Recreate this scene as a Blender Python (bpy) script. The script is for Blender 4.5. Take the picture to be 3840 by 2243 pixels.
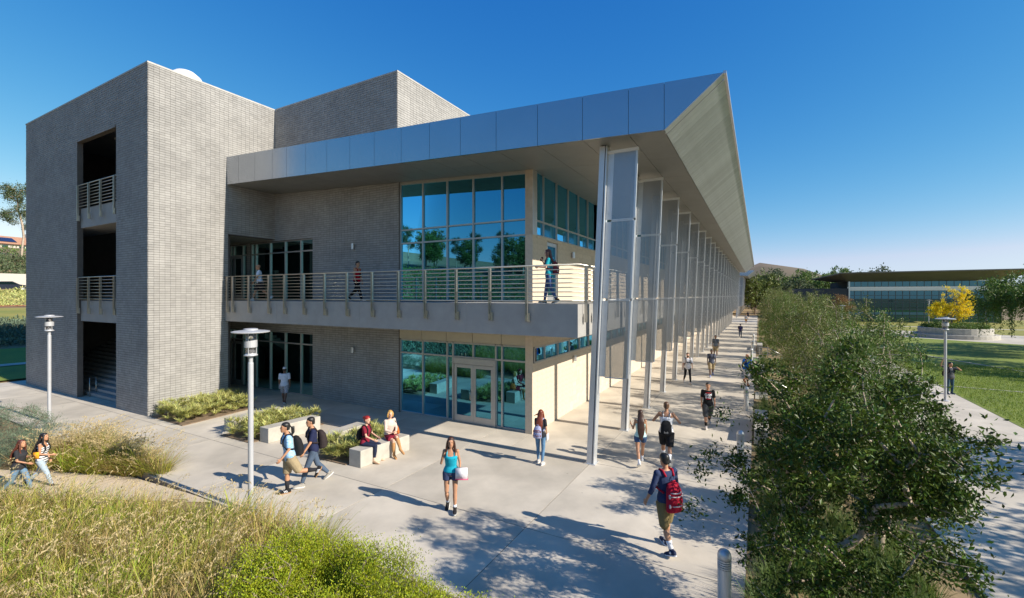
import bpy, bmesh, math, random
import numpy as np
from mathutils import Vector, Matrix
R = math.radians
random.seed(7)
rng = np.random.default_rng(7)
for o in list(bpy.data.objects):
    bpy.data.objects.remove(o)
scene = bpy.context.scene
col = scene.collection

# ------------------------------------------------------------------ camera, sky, sun, exposure
CAM_A = math.atan(925 / 1682.0)
cam = bpy.data.cameras.new("camera")
cam.sensor_width = 36; cam.sensor_fit = 'HORIZONTAL'
cam.lens = 36 * 1682 / 3840
cam.shift_y = -13.5 / 3840
cam.clip_start = 0.05; cam.clip_end = 6000
camo = bpy.data.objects.new("camera", cam)
camo.location = (0, 0, 5); camo.rotation_euler = (R(90), 0, CAM_A)
col.objects.link(camo); scene.camera = camo

SUN_EL = R(31.0)
SUN_AZ = math.atan2(1.0, 0.02)          # from +Y towards +X
world = bpy.data.worlds.new("World"); scene.world = world; world.use_nodes = True
wn = world.node_tree.nodes; wl = world.node_tree.links
sky = wn.new("ShaderNodeTexSky"); sky.sky_type = 'NISHITA'; sky.sun_disc = False
sky.sun_elevation = SUN_EL; sky.sun_rotation = SUN_AZ
sky.altitude = 200; sky.air_density = 1.25; sky.dust_density = 0.1; sky.ozone_density = 3.0
wn["Background"].inputs[1].default_value = 0.094
bw = wn.new("ShaderNodeRGBToBW"); wl.new(sky.outputs[0], bw.inputs[0])
tint = wn.new("ShaderNodeMix"); tint.data_type = 'RGBA'; tint.blend_type = 'MULTIPLY'; tint.inputs[0].default_value = 1
tint.inputs[7].default_value = (0.40, 0.92, 2.05, 1); wl.new(bw.outputs[0], tint.inputs[6])
mixs = wn.new("ShaderNodeMix"); mixs.data_type = 'RGBA'; mixs.inputs[0].default_value = 0.6
wl.new(sky.outputs[0], mixs.inputs[6]); wl.new(tint.outputs[2], mixs.inputs[7])
hsv = wn.new("ShaderNodeHueSaturation"); hsv.inputs['Saturation'].default_value = 1.15
wl.new(mixs.outputs[2], hsv.inputs['Color'])
# the camera's colour response, the same over the whole sky
sep = wn.new("ShaderNodeSeparateColor"); cmb = wn.new("ShaderNodeCombineColor"); wl.new(hsv.outputs[0], sep.inputs[0])
def wmath(op, a, b):
    n = wn.new("ShaderNodeMath"); n.operation = op
    for i, x in enumerate((a, b)):
        if isinstance(x, (int, float)): n.inputs[i].default_value = x
        else: wl.new(x, n.inputs[i])
    return n.outputs[0]
cg = wmath('MULTIPLY', wmath('POWER', sep.outputs[1], 1.06), .92)
cr = wmath('MINIMUM', wmath('MULTIPLY', wmath('POWER', sep.outputs[0], 1.85), .80), wmath('MULTIPLY', cg, .84))
cb = wmath('MULTIPLY', wmath('POWER', sep.outputs[2], .46), 2.30)
wl.new(cr, cmb.inputs[0]); wl.new(cg, cmb.inputs[1]); wl.new(cb, cmb.inputs[2]); wl.new(cmb.outputs[0], wn["Background"].inputs[0])
sun = bpy.data.lights.new("sun", 'SUN'); sun.energy = 5.0; sun.angle = R(0.5); sun.color = (1, 0.925, 0.80)
suno = bpy.data.objects.new("sun", sun)
sdir = Vector((math.cos(SUN_EL) * math.sin(SUN_AZ), math.cos(SUN_EL) * math.cos(SUN_AZ), math.sin(SUN_EL)))
suno.rotation_euler = sdir.to_track_quat('Z', 'Y').to_euler(); suno.location = (60, 20, 60)
col.objects.link(suno)
vs = scene.view_settings
vs.view_transform = 'Standard'; vs.look = 'None'; vs.gamma = 1; vs.exposure = 0.58
try: vs.use_curve_mapping = False
except Exception: pass
scene.render.engine = 'CYCLES'
scene.cycles.max_bounces = 8; scene.cycles.transparent_max_bounces = 24

# ------------------------------------------------------------------ helpers
class MB:
    def __init__(s): s.v = []; s.f = []
    def add(s, vs, fs):
        b = len(s.v); s.v += [tuple(x) for x in vs]; s.f += [tuple(i + b for i in f) for f in fs]; return s
    def hexa(s, p):
        return s.add(p, [(0, 3, 2, 1), (4, 5, 6, 7), (0, 1, 5, 4), (1, 2, 6, 5), (2, 3, 7, 6), (3, 0, 4, 7)])
    def box(s, x0, x1, y0, y1, z0, z1):
        return s.hexa([(x0, y0, z0), (x1, y0, z0), (x1, y1, z0), (x0, y1, z0), (x0, y0, z1), (x1, y0, z1), (x1, y1, z1), (x0, y1, z1)])
    def prism(s, A, B):
        n = len(A); f = [tuple(range(n))[::-1], tuple(range(n, 2 * n))]
        f += [(i, (i + 1) % n, n + (i + 1) % n, n + i) for i in range(n)]
        return s.add(list(A) + list(B), f)
    def loft(s, rings, n=12, cap=True):
        """rings: (centre, axis1, axis2)"""
        V = []
        for c, a, b in rings:
            for i in range(n):
                t = 2 * math.pi * i / n; V.append(tuple(c[k] + a[k] * math.cos(t) + b[k] * math.sin(t) for k in range(3)))
        f = []
        for j in range(len(rings) - 1):
            for i in range(n):
                f.append((j * n + i, j * n + (i + 1) % n, (j + 1) * n + (i + 1) % n, (j + 1) * n + i))
        if cap:
            f.append(tuple(range(n))[::-1]); f.append(tuple((len(rings) - 1) * n + i for i in range(n)))
        return s.add(V, f)
    def tube(s, pts, r, n=8, cap=True):
        pts = [Vector(p) for p in pts]; rs = r if isinstance(r, (list, tuple)) else [r] * len(pts)
        rings = []
        for i, p in enumerate(pts):
            d = (pts[min(i + 1, len(pts) - 1)] - pts[max(i - 1, 0)]).normalized()
            u = d.cross(Vector((0, 0, 1)) if abs(d.z) < .9 else Vector((0, 1, 0))).normalized(); w = d.cross(u)
            rings.append((p, u * rs[i], w * rs[i]))
        return s.loft(rings, n, cap)
    def capsule(s, p0, p1, r0, r1, n=10):
        p0 = Vector(p0); p1 = Vector(p1); d = (p1 - p0).normalized()
        return s.tube([p0 - d * r0 * .85, p0 - d * r0 * .5, p0, p1, p1 + d * r1 * .5, p1 + d * r1 * .85], [r0 * .4, r0 * .83, r0, r1, r1 * .83, r1 * .4], n)
    def lathe(s, prof, n=20, c=(0, 0, 0)):
        return s.loft([((c[0], c[1], c[2] + z), (max(r, 1e-4), 0, 0), (0, max(r, 1e-4), 0)) for r, z in prof], n)
    def mesh(s, name, smooth=False):
        me = bpy.data.meshes.new(name); me.from_pydata(s.v, [], s.f); me.update()
        if smooth: me.polygons.foreach_set('use_smooth', [True] * len(me.polygons))
        return me

def npmesh(name, V, F, smooth=False):
    V = np.asarray(V, dtype=np.float32).reshape(-1, 3); F = np.asarray(F, dtype=np.int32); k = F.shape[1]
    me = bpy.data.meshes.new(name)
    me.vertices.add(len(V)); me.vertices.foreach_set('co', V.ravel())
    me.loops.add(F.size); me.loops.foreach_set('vertex_index', F.ravel())
    me.polygons.add(len(F)); me.polygons.foreach_set('loop_start', np.arange(0, F.size, k, dtype=np.int32))
    me.polygons.foreach_set('loop_total', np.full(len(F), k, dtype=np.int32))
    me.polygons.foreach_set('use_smooth', np.full(len(F), bool(smooth)))
    me.update(); me.validate(); return me

def tag(o, label=None, cat=None, group=None, kind=None):
    if label: o['label'] = label
    if cat: o['category'] = cat
    if group: o['group'] = group
    if kind: o['kind'] = kind
    return o

def obj(name, me, m=None, parent=None, loc=(0, 0, 0), rz=0, smooth=False, **kw):
    if isinstance(me, MB): me = me.mesh(name, smooth)
    o = bpy.data.objects.new(name, me); col.objects.link(o)
    if m is not None:
        if len(me.materials) == 0: me.materials.append(m)
    o.location = loc; o.rotation_euler = (0, 0, rz)
    if parent: o.parent = parent
    return tag(o, **kw)

def empty(name, loc=(0, 0, 0), rz=0, **kw):
    o = bpy.data.objects.new(name, None); col.objects.link(o); o.location = loc; o.rotation_euler = (0, 0, rz)
    o.empty_display_size = .2
    return tag(o, **kw)

def copy_tree(o, parent=None, loc=None, rz=None, scale=None, **kw):
    c = o.copy(); col.objects.link(c); c.parent = parent
    if loc is not None: c.location = loc
    if rz is not None: c.rotation_euler = (0, 0, rz)
    if scale is not None: c.scale = scale if isinstance(scale, tuple) else (scale,) * 3
    tag(c, **kw)
    for ch in list(o.children): copy_tree(ch, c)
    return c

def bevel(o, w=.01, seg=2):
    m = o.modifiers.new('bevel', 'BEVEL'); m.width = w; m.segments = seg; m.limit_method = 'ANGLE'; return o

MATS = {}
def M(name, c, rough=.6, metal=0, var=.12, scale=4, bump=0, bscale=60, island=0, spec=.5, transl=0, c2=None, objrand=0, stretch=None, hue=0, detail=4):
    m = bpy.data.materials.new(name); m.use_nodes = True; MATS[name] = m
    nt = m.node_tree; N = nt.nodes; L = nt.links; b = N["Principled BSDF"]
    b.inputs['Roughness'].default_value = rough; b.inputs['Metallic'].default_value = metal
    b.inputs['Specular IOR Level'].default_value = spec
    tc = N.new('ShaderNodeTexCoord'); co = tc.outputs['Object']
    if stretch:
        mp = N.new('ShaderNodeMapping'); mp.inputs['Scale'].default_value = stretch; L.new(co, mp.inputs[0]); co = mp.outputs[0]
    nz = N.new('ShaderNodeTexNoise'); nz.inputs['Scale'].default_value = scale; nz.inputs['Detail'].default_value = detail; nz.inputs['Roughness'].default_value = .6
    L.new(co, nz.inputs['Vector'])
    mr = N.new('ShaderNodeMapRange'); mr.inputs[1].default_value = .3; mr.inputs[2].default_value = .7
    L.new(nz.outputs[0], mr.inputs[0])
    mx = N.new('ShaderNodeMix'); mx.data_type = 'RGBA'
    ca = tuple(x * (1 - var) for x in c) if c2 is None else c2
    cb = tuple(min(x * (1 + var), 1) for x in c) if c2 is None else c
    mx.inputs[6].default_value = (*ca, 1); mx.inputs[7].default_value = (*cb, 1); L.new(mr.outputs[0], mx.inputs[0])
    out = mx.outputs[2]
    if island or objrand:
        hs = N.new('ShaderNodeHueSaturation'); L.new(out, hs.inputs['Color'])
        if island:
            g = N.new('ShaderNodeNewGeometry'); rnd = g.outputs['Random Per Island']; k = island
        else:
            g = N.new('ShaderNodeObjectInfo'); rnd = g.outputs['Random']; k = objrand
        m2 = N.new('ShaderNodeMapRange'); m2.inputs[3].default_value = 1 - k; m2.inputs[4].default_value = 1 + k
        L.new(rnd, m2.inputs[0]); L.new(m2.outputs[0], hs.inputs['Value'])
        if hue:
            ml = N.new('ShaderNodeMath'); ml.operation = 'MULTIPLY'; ml.inputs[1].default_value = 7.31; L.new(rnd, ml.inputs[0])
            fr = N.new('ShaderNodeMath'); fr.operation = 'FRACT'; L.new(ml.outputs[0], fr.inputs[0])
            m3 = N.new('ShaderNodeMapRange'); m3.inputs[3].default_value = .5 - hue; m3.inputs[4].default_value = .5 + hue
            L.new(fr.outputs[0], m3.inputs[0]); L.new(m3.outputs[0], hs.inputs['Hue'])
        out = hs.outputs[0]
    L.new(out, b.inputs['Base Color'])
    if bump:
        nb = N.new('ShaderNodeTexNoise'); nb.inputs['Scale'].default_value = bscale; nb.inputs['Detail'].default_value = 3; L.new(co, nb.inputs['Vector'])
        bp = N.new('ShaderNodeBump'); bp.inputs['Strength'].default_value = bump; bp.inputs['Distance'].default_value = .02
        L.new(nb.outputs[0], bp.inputs['Height']); L.new(bp.outputs[0], b.inputs['Normal'])
    if transl:
        tr = N.new('ShaderNodeBsdfTranslucent'); ms = N.new('ShaderNodeMixShader'); ms.inputs[0].default_value = transl
        L.new(out, tr.inputs[0]); L.new(b.outputs[0], ms.inputs[1]); L.new(tr.outputs[0], ms.inputs[2])
        L.new(ms.outputs[0], N['Material Output'].inputs[0])
    return m

def pix(px, py, z=0.0):
    """photo pixel (3840 wide) to a world point at height z"""
    fw = (-math.sin(CAM_A), math.cos(CAM_A)); rt = (math.cos(CAM_A), math.sin(CAM_A))
    u = (px - 1920) / 1682.; v = (1108 - py) / 1682.; t = (z - 5) / v
    return Vector(((fw[0] + u * rt[0]) * t, (fw[1] + u * rt[1]) * t, z))

def stripes_mat(name, ca, cb, period, axis=2, duty=.5, rough=.8, offset=0):
    m = M(name, ca, rough); nt = m.node_tree; N = nt.nodes; L = nt.links
    tc = N.new('ShaderNodeTexCoord'); sx = N.new('ShaderNodeSeparateXYZ'); L.new(tc.outputs['Object'], sx.inputs[0])
    d = N.new('ShaderNodeMath'); d.operation = 'DIVIDE'; d.inputs[1].default_value = period; L.new(sx.outputs[axis], d.inputs[0])
    fr = N.new('ShaderNodeMath'); fr.operation = 'FRACT'; L.new(d.outputs[0], fr.inputs[0])
    gt = N.new('ShaderNodeMath'); gt.operation = 'GREATER_THAN'; gt.inputs[1].default_value = duty; L.new(fr.outputs[0], gt.inputs[0])
    mx = N.new('ShaderNodeMix'); mx.data_type = 'RGBA'; mx.inputs[6].default_value = (*ca, 1); mx.inputs[7].default_value = (*cb, 1)
    L.new(gt.outputs[0], mx.inputs[0]); L.new(mx.outputs[2], N["Principled BSDF"].inputs['Base Color'])
    return m

# materials of the place
M('concrete', (.52, .462, .38), .85, var=.15, scale=.8, bump=.12, bscale=35, objrand=.07, detail=8)
def gum_spots(m):
    N = m.node_tree.nodes; L = m.node_tree.links; b = N["Principled BSDF"]; src = b.inputs['Base Color'].links[0].from_socket
    tc = N.new('ShaderNodeTexCoord'); vo = N.new('ShaderNodeTexVoronoi'); vo.inputs['Scale'].default_value = 1.1; L.new(tc.outputs['Object'], vo.inputs['Vector'])
    lt = N.new('ShaderNodeMapRange'); lt.inputs[1].default_value = .025; lt.inputs[2].default_value = .04; lt.inputs[3].default_value = .72; lt.inputs[4].default_value = 1; L.new(vo.outputs['Distance'], lt.inputs[0])
    n2 = N.new('ShaderNodeTexNoise'); n2.inputs['Scale'].default_value = .35; n2.inputs['Detail'].default_value = 6; L.new(tc.outputs['Object'], n2.inputs['Vector'])
    m2 = N.new('ShaderNodeMapRange'); m2.inputs[1].default_value = .35; m2.inputs[2].default_value = .65; m2.inputs[3].default_value = .88; m2.inputs[4].default_value = 1.05; L.new(n2.outputs[0], m2.inputs[0])
    mu = N.new('ShaderNodeMath'); mu.operation = 'MULTIPLY'; L.new(lt.outputs[0], mu.inputs[0]); L.new(m2.outputs[0], mu.inputs[1])
    hs = N.new('ShaderNodeHueSaturation'); L.new(src, hs.inputs['Color']); L.new(mu.outputs[0], hs.inputs['Value']); L.new(hs.outputs[0], b.inputs['Base Color'])
gum_spots(MATS['concrete'])
M('concrete_joint', (.17, .15, .125), .9)
M('bench_concrete', (.43, .40, .345), .8, var=.14, scale=3, bump=.1, bscale=50)
M('slab_concrete', (.35, .335, .315), .75, var=.10, scale=1.5, bump=.08, bscale=40)
M('brick', (.322, .309, .292), .9, var=.13, scale=.9, bump=.4, bscale=70, island=.09, detail=12)
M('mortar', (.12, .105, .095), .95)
M('block', (.60, .50, .385), .9, var=.07, scale=8, bump=.25, bscale=60, island=.07)
M('block_mortar', (.50, .415, .32), .95)
M('fascia', (.42, .455, .51), .26, metal=.9, var=.03, scale=.6)
M('frame_dark', (.10, .11, .12), .5, metal=.3)
M('roof_under', (.13, .12, .10), .5, metal=.4, var=.15, scale=.4)
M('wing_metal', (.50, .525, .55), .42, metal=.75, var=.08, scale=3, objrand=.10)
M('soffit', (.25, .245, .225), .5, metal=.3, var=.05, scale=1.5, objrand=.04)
M('alu', (.62, .62, .62), .38, metal=.75, var=.04)
M('alu_frame', (.46, .45, .43), .45, metal=.5, var=.04)
M('steel', (.52, .49, .43), .32, metal=.85, var=.06)
M('column', (.60, .61, .62), .42, metal=.5, var=.05)
M('panel_beige', (.50, .45, .34), .6, var=.04)
M('cap_metal', (.42, .40, .37), .6, metal=.1)
M('white_paint', (.72, .72, .72), .4, var=.04)
M('lamp_paint', (.48, .48, .50), .4, metal=.2, var=.04)
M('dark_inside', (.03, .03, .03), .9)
M('asphalt', (.06, .06, .06), .9, bump=.2)
M('soil', (.20, .14, .09), .95, var=.3, scale=6, bump=.4, bscale=25)
M('granite_path', (.60, .48, .34), .95, var=.08, scale=3, bump=.15)
M('dry_ground', (.24, .17, .09), .95, var=.3, scale=.7, bump=.3, bscale=6)
M('lawn_blade', (.20, .27, .035), .6, island=.35, hue=.02, transl=.3)
M('lawn', (.21, .25, .03), .9, c2=(.13, .18, .024), scale=.6, bump=.7, bscale=22, detail=8)
M('lawn_dry', (.33, .27, .06), .9, c2=(.18, .20, .035), scale=.25, bump=.5, bscale=8, detail=8)
M('hill', (.20, .135, .085), .95, c2=(.095, .085, .05), scale=.012, detail=10)
M('bark', (.20, .15, .11), .9, var=.3, scale=12, bump=.5, bscale=40)
M('bark_pale', (.42, .33, .25), .9, var=.3, scale=10, bump=.4, bscale=40)
M('leaf_dark', (.060, .100, .011), .45, island=.55, hue=.03, var=.25, transl=.22, spec=.3)
M('leaf_olive', (.135, .168, .032), .5, island=.35, hue=.02, var=.25, transl=.2)
M('leaf_green', (.10, .165, .024), .55, island=.35, hue=.03, var=.2, transl=.25)
M('leaf_yellow', (.84, .66, .012), .6, island=.25, hue=.02, var=.15, transl=.35)
M('leaf_brown', (.22, .12, .035), .6, island=.35, hue=.03, var=.2, transl=.25)
M('leaf_lime', (.31, .36, .014), .6, island=.5, hue=.025, var=.25, transl=.3)
M('leaf_juniper', (.125, .17, .105), .7, island=.35, hue=.02, var=.25, transl=.1)
M('leaf_euc', (.085, .115, .045), .6, island=.35, hue=.02, var=.25, transl=.2)
M('leaf_strap', (.52, .52, .17), .5, island=.4, hue=.03, var=.2, transl=.35)
M('blade_green', (.34, .43, .03), .6, island=.4, hue=.03, c2=(.36, .34, .06), scale=.9, transl=.3)
M('blade_tan', (.50, .37, .14), .8, island=.35, hue=.015, var=.25, scale=.7, transl=.3)
M('plume', (.58, .46, .24), .9, island=.25, hue=.01, var=.15, transl=.35)
M('blade_tuft', (.115, .175, .035), .55, island=.4, hue=.03, var=.2, transl=.3)
M('roof_tile', (.42, .22, .13), .85, var=.2, scale=3)
M('stucco', (.50, .46, .40), .9, var=.05)
M('red_kerb', (.45, .05, .03), .8)
M('solar', (.02, .03, .08), .2)

def glass_mat(name, body, tint, fac, rough=.0):
    m = bpy.data.materials.new(name); m.use_nodes = True; MATS[name] = m
    N = m.node_tree.nodes; L = m.node_tree.links
    N.remove(N["Principled BSDF"])
    d = N.new('ShaderNodeBsdfDiffuse'); d.inputs[0].default_value = (*body, 1)
    g = N.new('ShaderNodeBsdfGlossy'); g.inputs[0].default_value = (*tint, 1); g.inputs[1].default_value = rough
    fr = N.new('ShaderNodeFresnel'); fr.inputs[0].default_value = 1.5
    ad = N.new('ShaderNodeMath'); ad.operation = 'ADD'; ad.use_clamp = True; ad.inputs[1].default_value = fac; L.new(fr.outputs[0], ad.inputs[0])
    mx = N.new('ShaderNodeMixShader'); L.new(ad.outputs[0], mx.inputs[0]); L.new(d.outputs[0], mx.inputs[1]); L.new(g.outputs[0], mx.inputs[2])
    L.new(mx.outputs[0], N['Material Output'].inputs[0])
    return m
glass_mat('glass', (.004, .020, .019), (.14, .54, .80), .42)
glass_mat('glass_dark', (.008, .018, .018), (.35, .6, .6), .16)
glass_mat('glass_far', (.006, .022, .024), (.28, .6, .74), .15)
m = M('clear_glass', (.8, .8, .8), .05)
m.node_tree.nodes["Principled BSDF"].inputs['Transmission Weight'].default_value = 1

def perforated():
    m = M('perforated', (.36, .385, .41), .34, metal=.8, var=.03); N = m.node_tree.nodes; L = m.node_tree.links; b = N["Principled BSDF"]
    tc = N.new('ShaderNodeTexCoord'); sx = N.new('ShaderNodeSeparateXYZ'); L.new(tc.outputs['Object'], sx.inputs[0])
    def ma(op, a, b_=None):
        n = N.new('ShaderNodeMath'); n.operation = op
        for i, x in enumerate((a, b_)):
            if x is None: continue
            if isinstance(x, (int, float)): n.inputs[i].default_value = x
            else: L.new(x, n.inputs[i])
        return n.outputs[0]
    P = .024
    v = ma('DIVIDE', sx.outputs[2], P * .866); row = ma('FLOOR', v); odd = ma('MULTIPLY', ma('FLOORED_MODULO', row, 2.0), .5)
    u = ma('ADD', ma('DIVIDE', sx.outputs[0], P), odd)
    du = ma('SUBTRACT', ma('FRACT', u), .5); dv = ma('MULTIPLY', ma('SUBTRACT', ma('FRACT', v), .5), .866)
    d = ma('SQRT', ma('ADD', ma('MULTIPLY', du, du), ma('MULTIPLY', dv, dv)))
    hole = ma('LESS_THAN', d, .27)
    tr = N.new('ShaderNodeBsdfTransparent'); ms = N.new('ShaderNodeMixShader')
    L.new(hole, ms.inputs[0]); L.new(b.outputs[0], ms.inputs[1]); L.new(tr.outputs[0], ms.inputs[2]); L.new(ms.outputs[0], N['Material Output'].inputs[0])
perforated()

# ------------------------------------------------------------------ ground
def ground_z(x, y):
    x = np.asarray(x, float); y = np.asarray(y, float)
    z = np.full(np.broadcast(x, y).shape, -.06)
    zl = np.interp(-x, [37, 44, 50, 60, 75, 90, 91, 98, 99, 100, 115, 160, 260, 900], [-.06, .4, 1.18, 2.5, 3.6, 5.4, 5.55, 5.6, 6.3, 6.8, 11.4, 16.8, 18, 18])
    zb = np.interp(-y, [-5.5, -3, 0, 10, 25, 45, 70, 400], [-.06, .12, .3, 1.2, 3.6, 8.6, 9.6, 10])
    dip = -.42 * np.interp(x, [-30, -20, -16, -12.5], [1, 1, .75, 0]) * np.exp(-(((y - np.interp(x, [-30, -20, -14], [1.5, 3.4, 5.3])) / 1.5) ** 2))
    right = np.interp(x, [.3, 3.3, 9, 40], [0, -.50, -.56, -.56])
    far = np.interp(y, [150, 320], [0, 1]) * 3.0
    front = np.clip(zb - z, 0, None) * np.interp(x, [-6, 4, 30], [1, .25, .1])
    return np.maximum(z, zl) + front + dip * (y < 8.5) * (x < -12) + right * (y > 3) + far * (y > 150)
def axis(a): return np.unique(np.concatenate(a))
gx = axis([np.linspace(-900, -270, 15), np.linspace(-260, -40, 90), np.linspace(-40, 12, 105), np.linspace(12, 60, 25), np.linspace(70, 1500, 30)])
gy = axis([np.linspace(-400, -80, 18), np.linspace(-76, -4, 40), np.linspace(-4, 10, 36), np.linspace(12, 100, 30), np.linspace(110, 2600, 50)])
GX, GY = np.meshgrid(gx, gy, indexing='ij'); GZ = ground_z(GX, GY)
ny = len(gy); ii, jj = np.meshgrid(np.arange(len(gx) - 1), np.arange(ny - 1), indexing='ij'); b0 = (ii * ny + jj).ravel()
obj('ground', npmesh('ground', np.stack([GX, GY, GZ], -1), np.stack([b0, b0 + ny, b0 + ny + 1, b0 + 1], 1), True), MATS['dry_ground'], kind='structure')

def slabs(parent, xs, ys, z1, gap=.018, th=.12):
    for i in range(len(xs) - 1):
        for j in range(len(ys) - 1):
            w = xs[i + 1] - xs[i] - gap; d = ys[j + 1] - ys[j] - gap
            if w < .1 or d < .1: continue
            b = MB().box(-w / 2, w / 2, -d / 2, d / 2, -th, 0)
            obj('slab', b, MATS['concrete'], parent, ((xs[i] + xs[i + 1]) / 2, (ys[j] + ys[j + 1]) / 2, z1))
plaza = obj('plaza', MB().box(-60, -.2, 6.05, 12.9, -.3, -.006), MATS['concrete_joint'], kind='structure')
slabs(plaza, [-60, -52, -46, -40, -36, -32, -28, -24.2, -20.4, -16.6, -12.6, -8.5, -4.4, -.2], [6.05, 8.6, 12.9], 0)
court = obj('forecourt_pavement', MB().box(-36, -7.205, 12.905, 14.6, -.3, -.006), MATS['concrete_joint'], kind='structure')
slabs(court, [-36, -32, -28, -24.2, -20.4, -16.6, -12.6, -8.5, -7.2], [12.9, 14.6], 0)
walk = obj('walkway', MB().box(-7.2, -.2, 12.905, 260, -.3, -.006), MATS['concrete_joint'], kind='structure')
slabs(walk, [-7.2, -4.4, -.2], [12.9 + 3.76 * k for k in range(0, 29)] + [130, 170, 260], 0)
near = obj('near_pavement', MB().box(-4.4, -.2, -6, 6.05, -.3, -.006), MATS['concrete_joint'], kind='structure')
slabs(near, [-4.4, -.2], [-6, 0, 6.05], 0)
# lower level on the right: path, lawn, cross paths
rp = obj('garden_path', MB().box(3.6, 9.6, -10, 130, -.8, -.506), MATS['concrete_joint'], kind='structure')
slabs(rp, [3.6, 9.6], [-10 + 5 * k for k in range(29)], -.5)
def sheet(name, poly, z, m, th=.02, **kw):
    return obj(name, MB().prism([(x, y, z - th) for x, y in poly], [(x, y, z) for x, y in poly]), MATS[m], kind='structure', **kw)
sheet('lawn', [(9.6, -10), (70, -10), (70, 58), (40, 62), (26, 71), (17.8, 76), (9.6, 83)], -.49, 'lawn')
sheet('plaza_path', [(9.6, 83), (17.8, 76), (26, 71), (40, 62), (70, 58), (70, 84), (40, 84), (26, 88), (16.5, 92), (9.6, 95)], -.49, 'concrete')
sheet('lawn', [(9.6, 95), (16.5, 92), (26, 88), (40, 84), (70, 84), (70, 140), (9.6, 140)], -.485, 'lawn_dry')
sheet('far_path', [(9.6, 104.5), (30, 101), (70, 99), (70, 100.2), (30, 102.2), (9.6, 105.8)], -.478, 'concrete')
# thin concrete edging strips across the near lawn
for a, b_, w in (((9.6, 36.5), (14.5, 36.0), .16), ((9.7, 63), (17, 45), .16)):
    a = Vector((*a, 0)); b_ = Vector((*b_, 0)); n = Vector((0, 0, 1)).cross(b_ - a).normalized() * w / 2
    sheet('lawn_edging', [tuple((a + n).xy), tuple((b_ + n).xy), tuple((b_ - n).xy), tuple((a - n).xy)], -.46, 'concrete', .05)
# decomposed granite path on the left
pp = [(-30, 1.2), (-20, 3.4), (-16.5, 4.9), (-13.5, 6.03), (-11.4, 6.03), (-13.4, 5.2), (-15.2, 4.1), (-20, 2.0), (-30, -.4)]
V = []; F = []
L1 = [(-30, 1.6), (-24, 3.1), (-20, 4.35), (-17.7, 5.3), (-15.6, 5.98), (-13.9, 6.04)]; L2 = [(-30, -.4), (-24, 1.0), (-20, 2.3), (-17, 3.7), (-14.4, 5.0), (-11.6, 6.04)]
for (a, b_) in zip(L1, L2):
    for t in np.linspace(0, 1, 5):
        x = a[0] + (b_[0] - a[0]) * t; y = a[1] + (b_[1] - a[1]) * t; V.append((x, y, max(float(ground_z(x, y)) + .04, -.5)))
for i in range(len(L1) - 1):
    for j in range(4): F.append((i * 5 + j, (i + 1) * 5 + j, (i + 1) * 5 + j + 1, i * 5 + j + 1))
obj('granite_path', npmesh('granite_path', V, F, True), MATS['granite_path'], kind='structure')
# stone edge strip between the plaza and the planting
edge = obj('paver_edging', MB().box(-11.5, -4.4, 5.82, 6.045, -.2, .012), MATS['mortar'], kind='structure')
# hills far behind
V = []; F = []; nx = 60
for i in range(nx):
    x = -700 + 1800 * i / (nx - 1)
    for j, (y, k) in enumerate(((620, 0), (680, .45), (760, .8), (850, 1), (1000, .7))):
        hgt = 30 + 26 * math.exp(-((x + 15) / 60.) ** 2) + 14 * math.exp(-((x - 60) / 60.) ** 2) - 16 * max(0, min(1, (x - 60) / 90.)) + 4 * math.sin(x * .031) + 3 * math.sin(x * .083 + 1)
        V.append((x, y, -4 + k * hgt + random.uniform(-1, 1) * k))
for i in range(nx - 1):
    for j in range(4): F.append((i * 5 + j, (i + 1) * 5 + j, (i + 1) * 5 + j + 1, i * 5 + j + 1))
obj('hills', npmesh('hills', V, F, True), MATS['hill'], kind='structure')

# ------------------------------------------------------------------ main building
bld = empty('campus_building', (-22.11, 14.54, 0), label='large grey block campus building with stair tower, balcony and sloping metal canopy', cat='building')
BL = Vector((-22.11, 14.54, 0))
def part(name, me, m, parent=None, smooth=False, loc=None, **kw):
    o = obj(name, me, MATS[m] if isinstance(m, str) else m, None, loc or (0, 0, 0), smooth=smooth, **kw)
    p = parent or bld
    o.parent = p
    # keep world coordinates: undo the parents' translations
    t = Vector((0, 0, 0)); q = p
    while q: t += q.location; q = q.parent
    o.location = Vector(loc or (0, 0, 0)) - t
    return o

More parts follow.
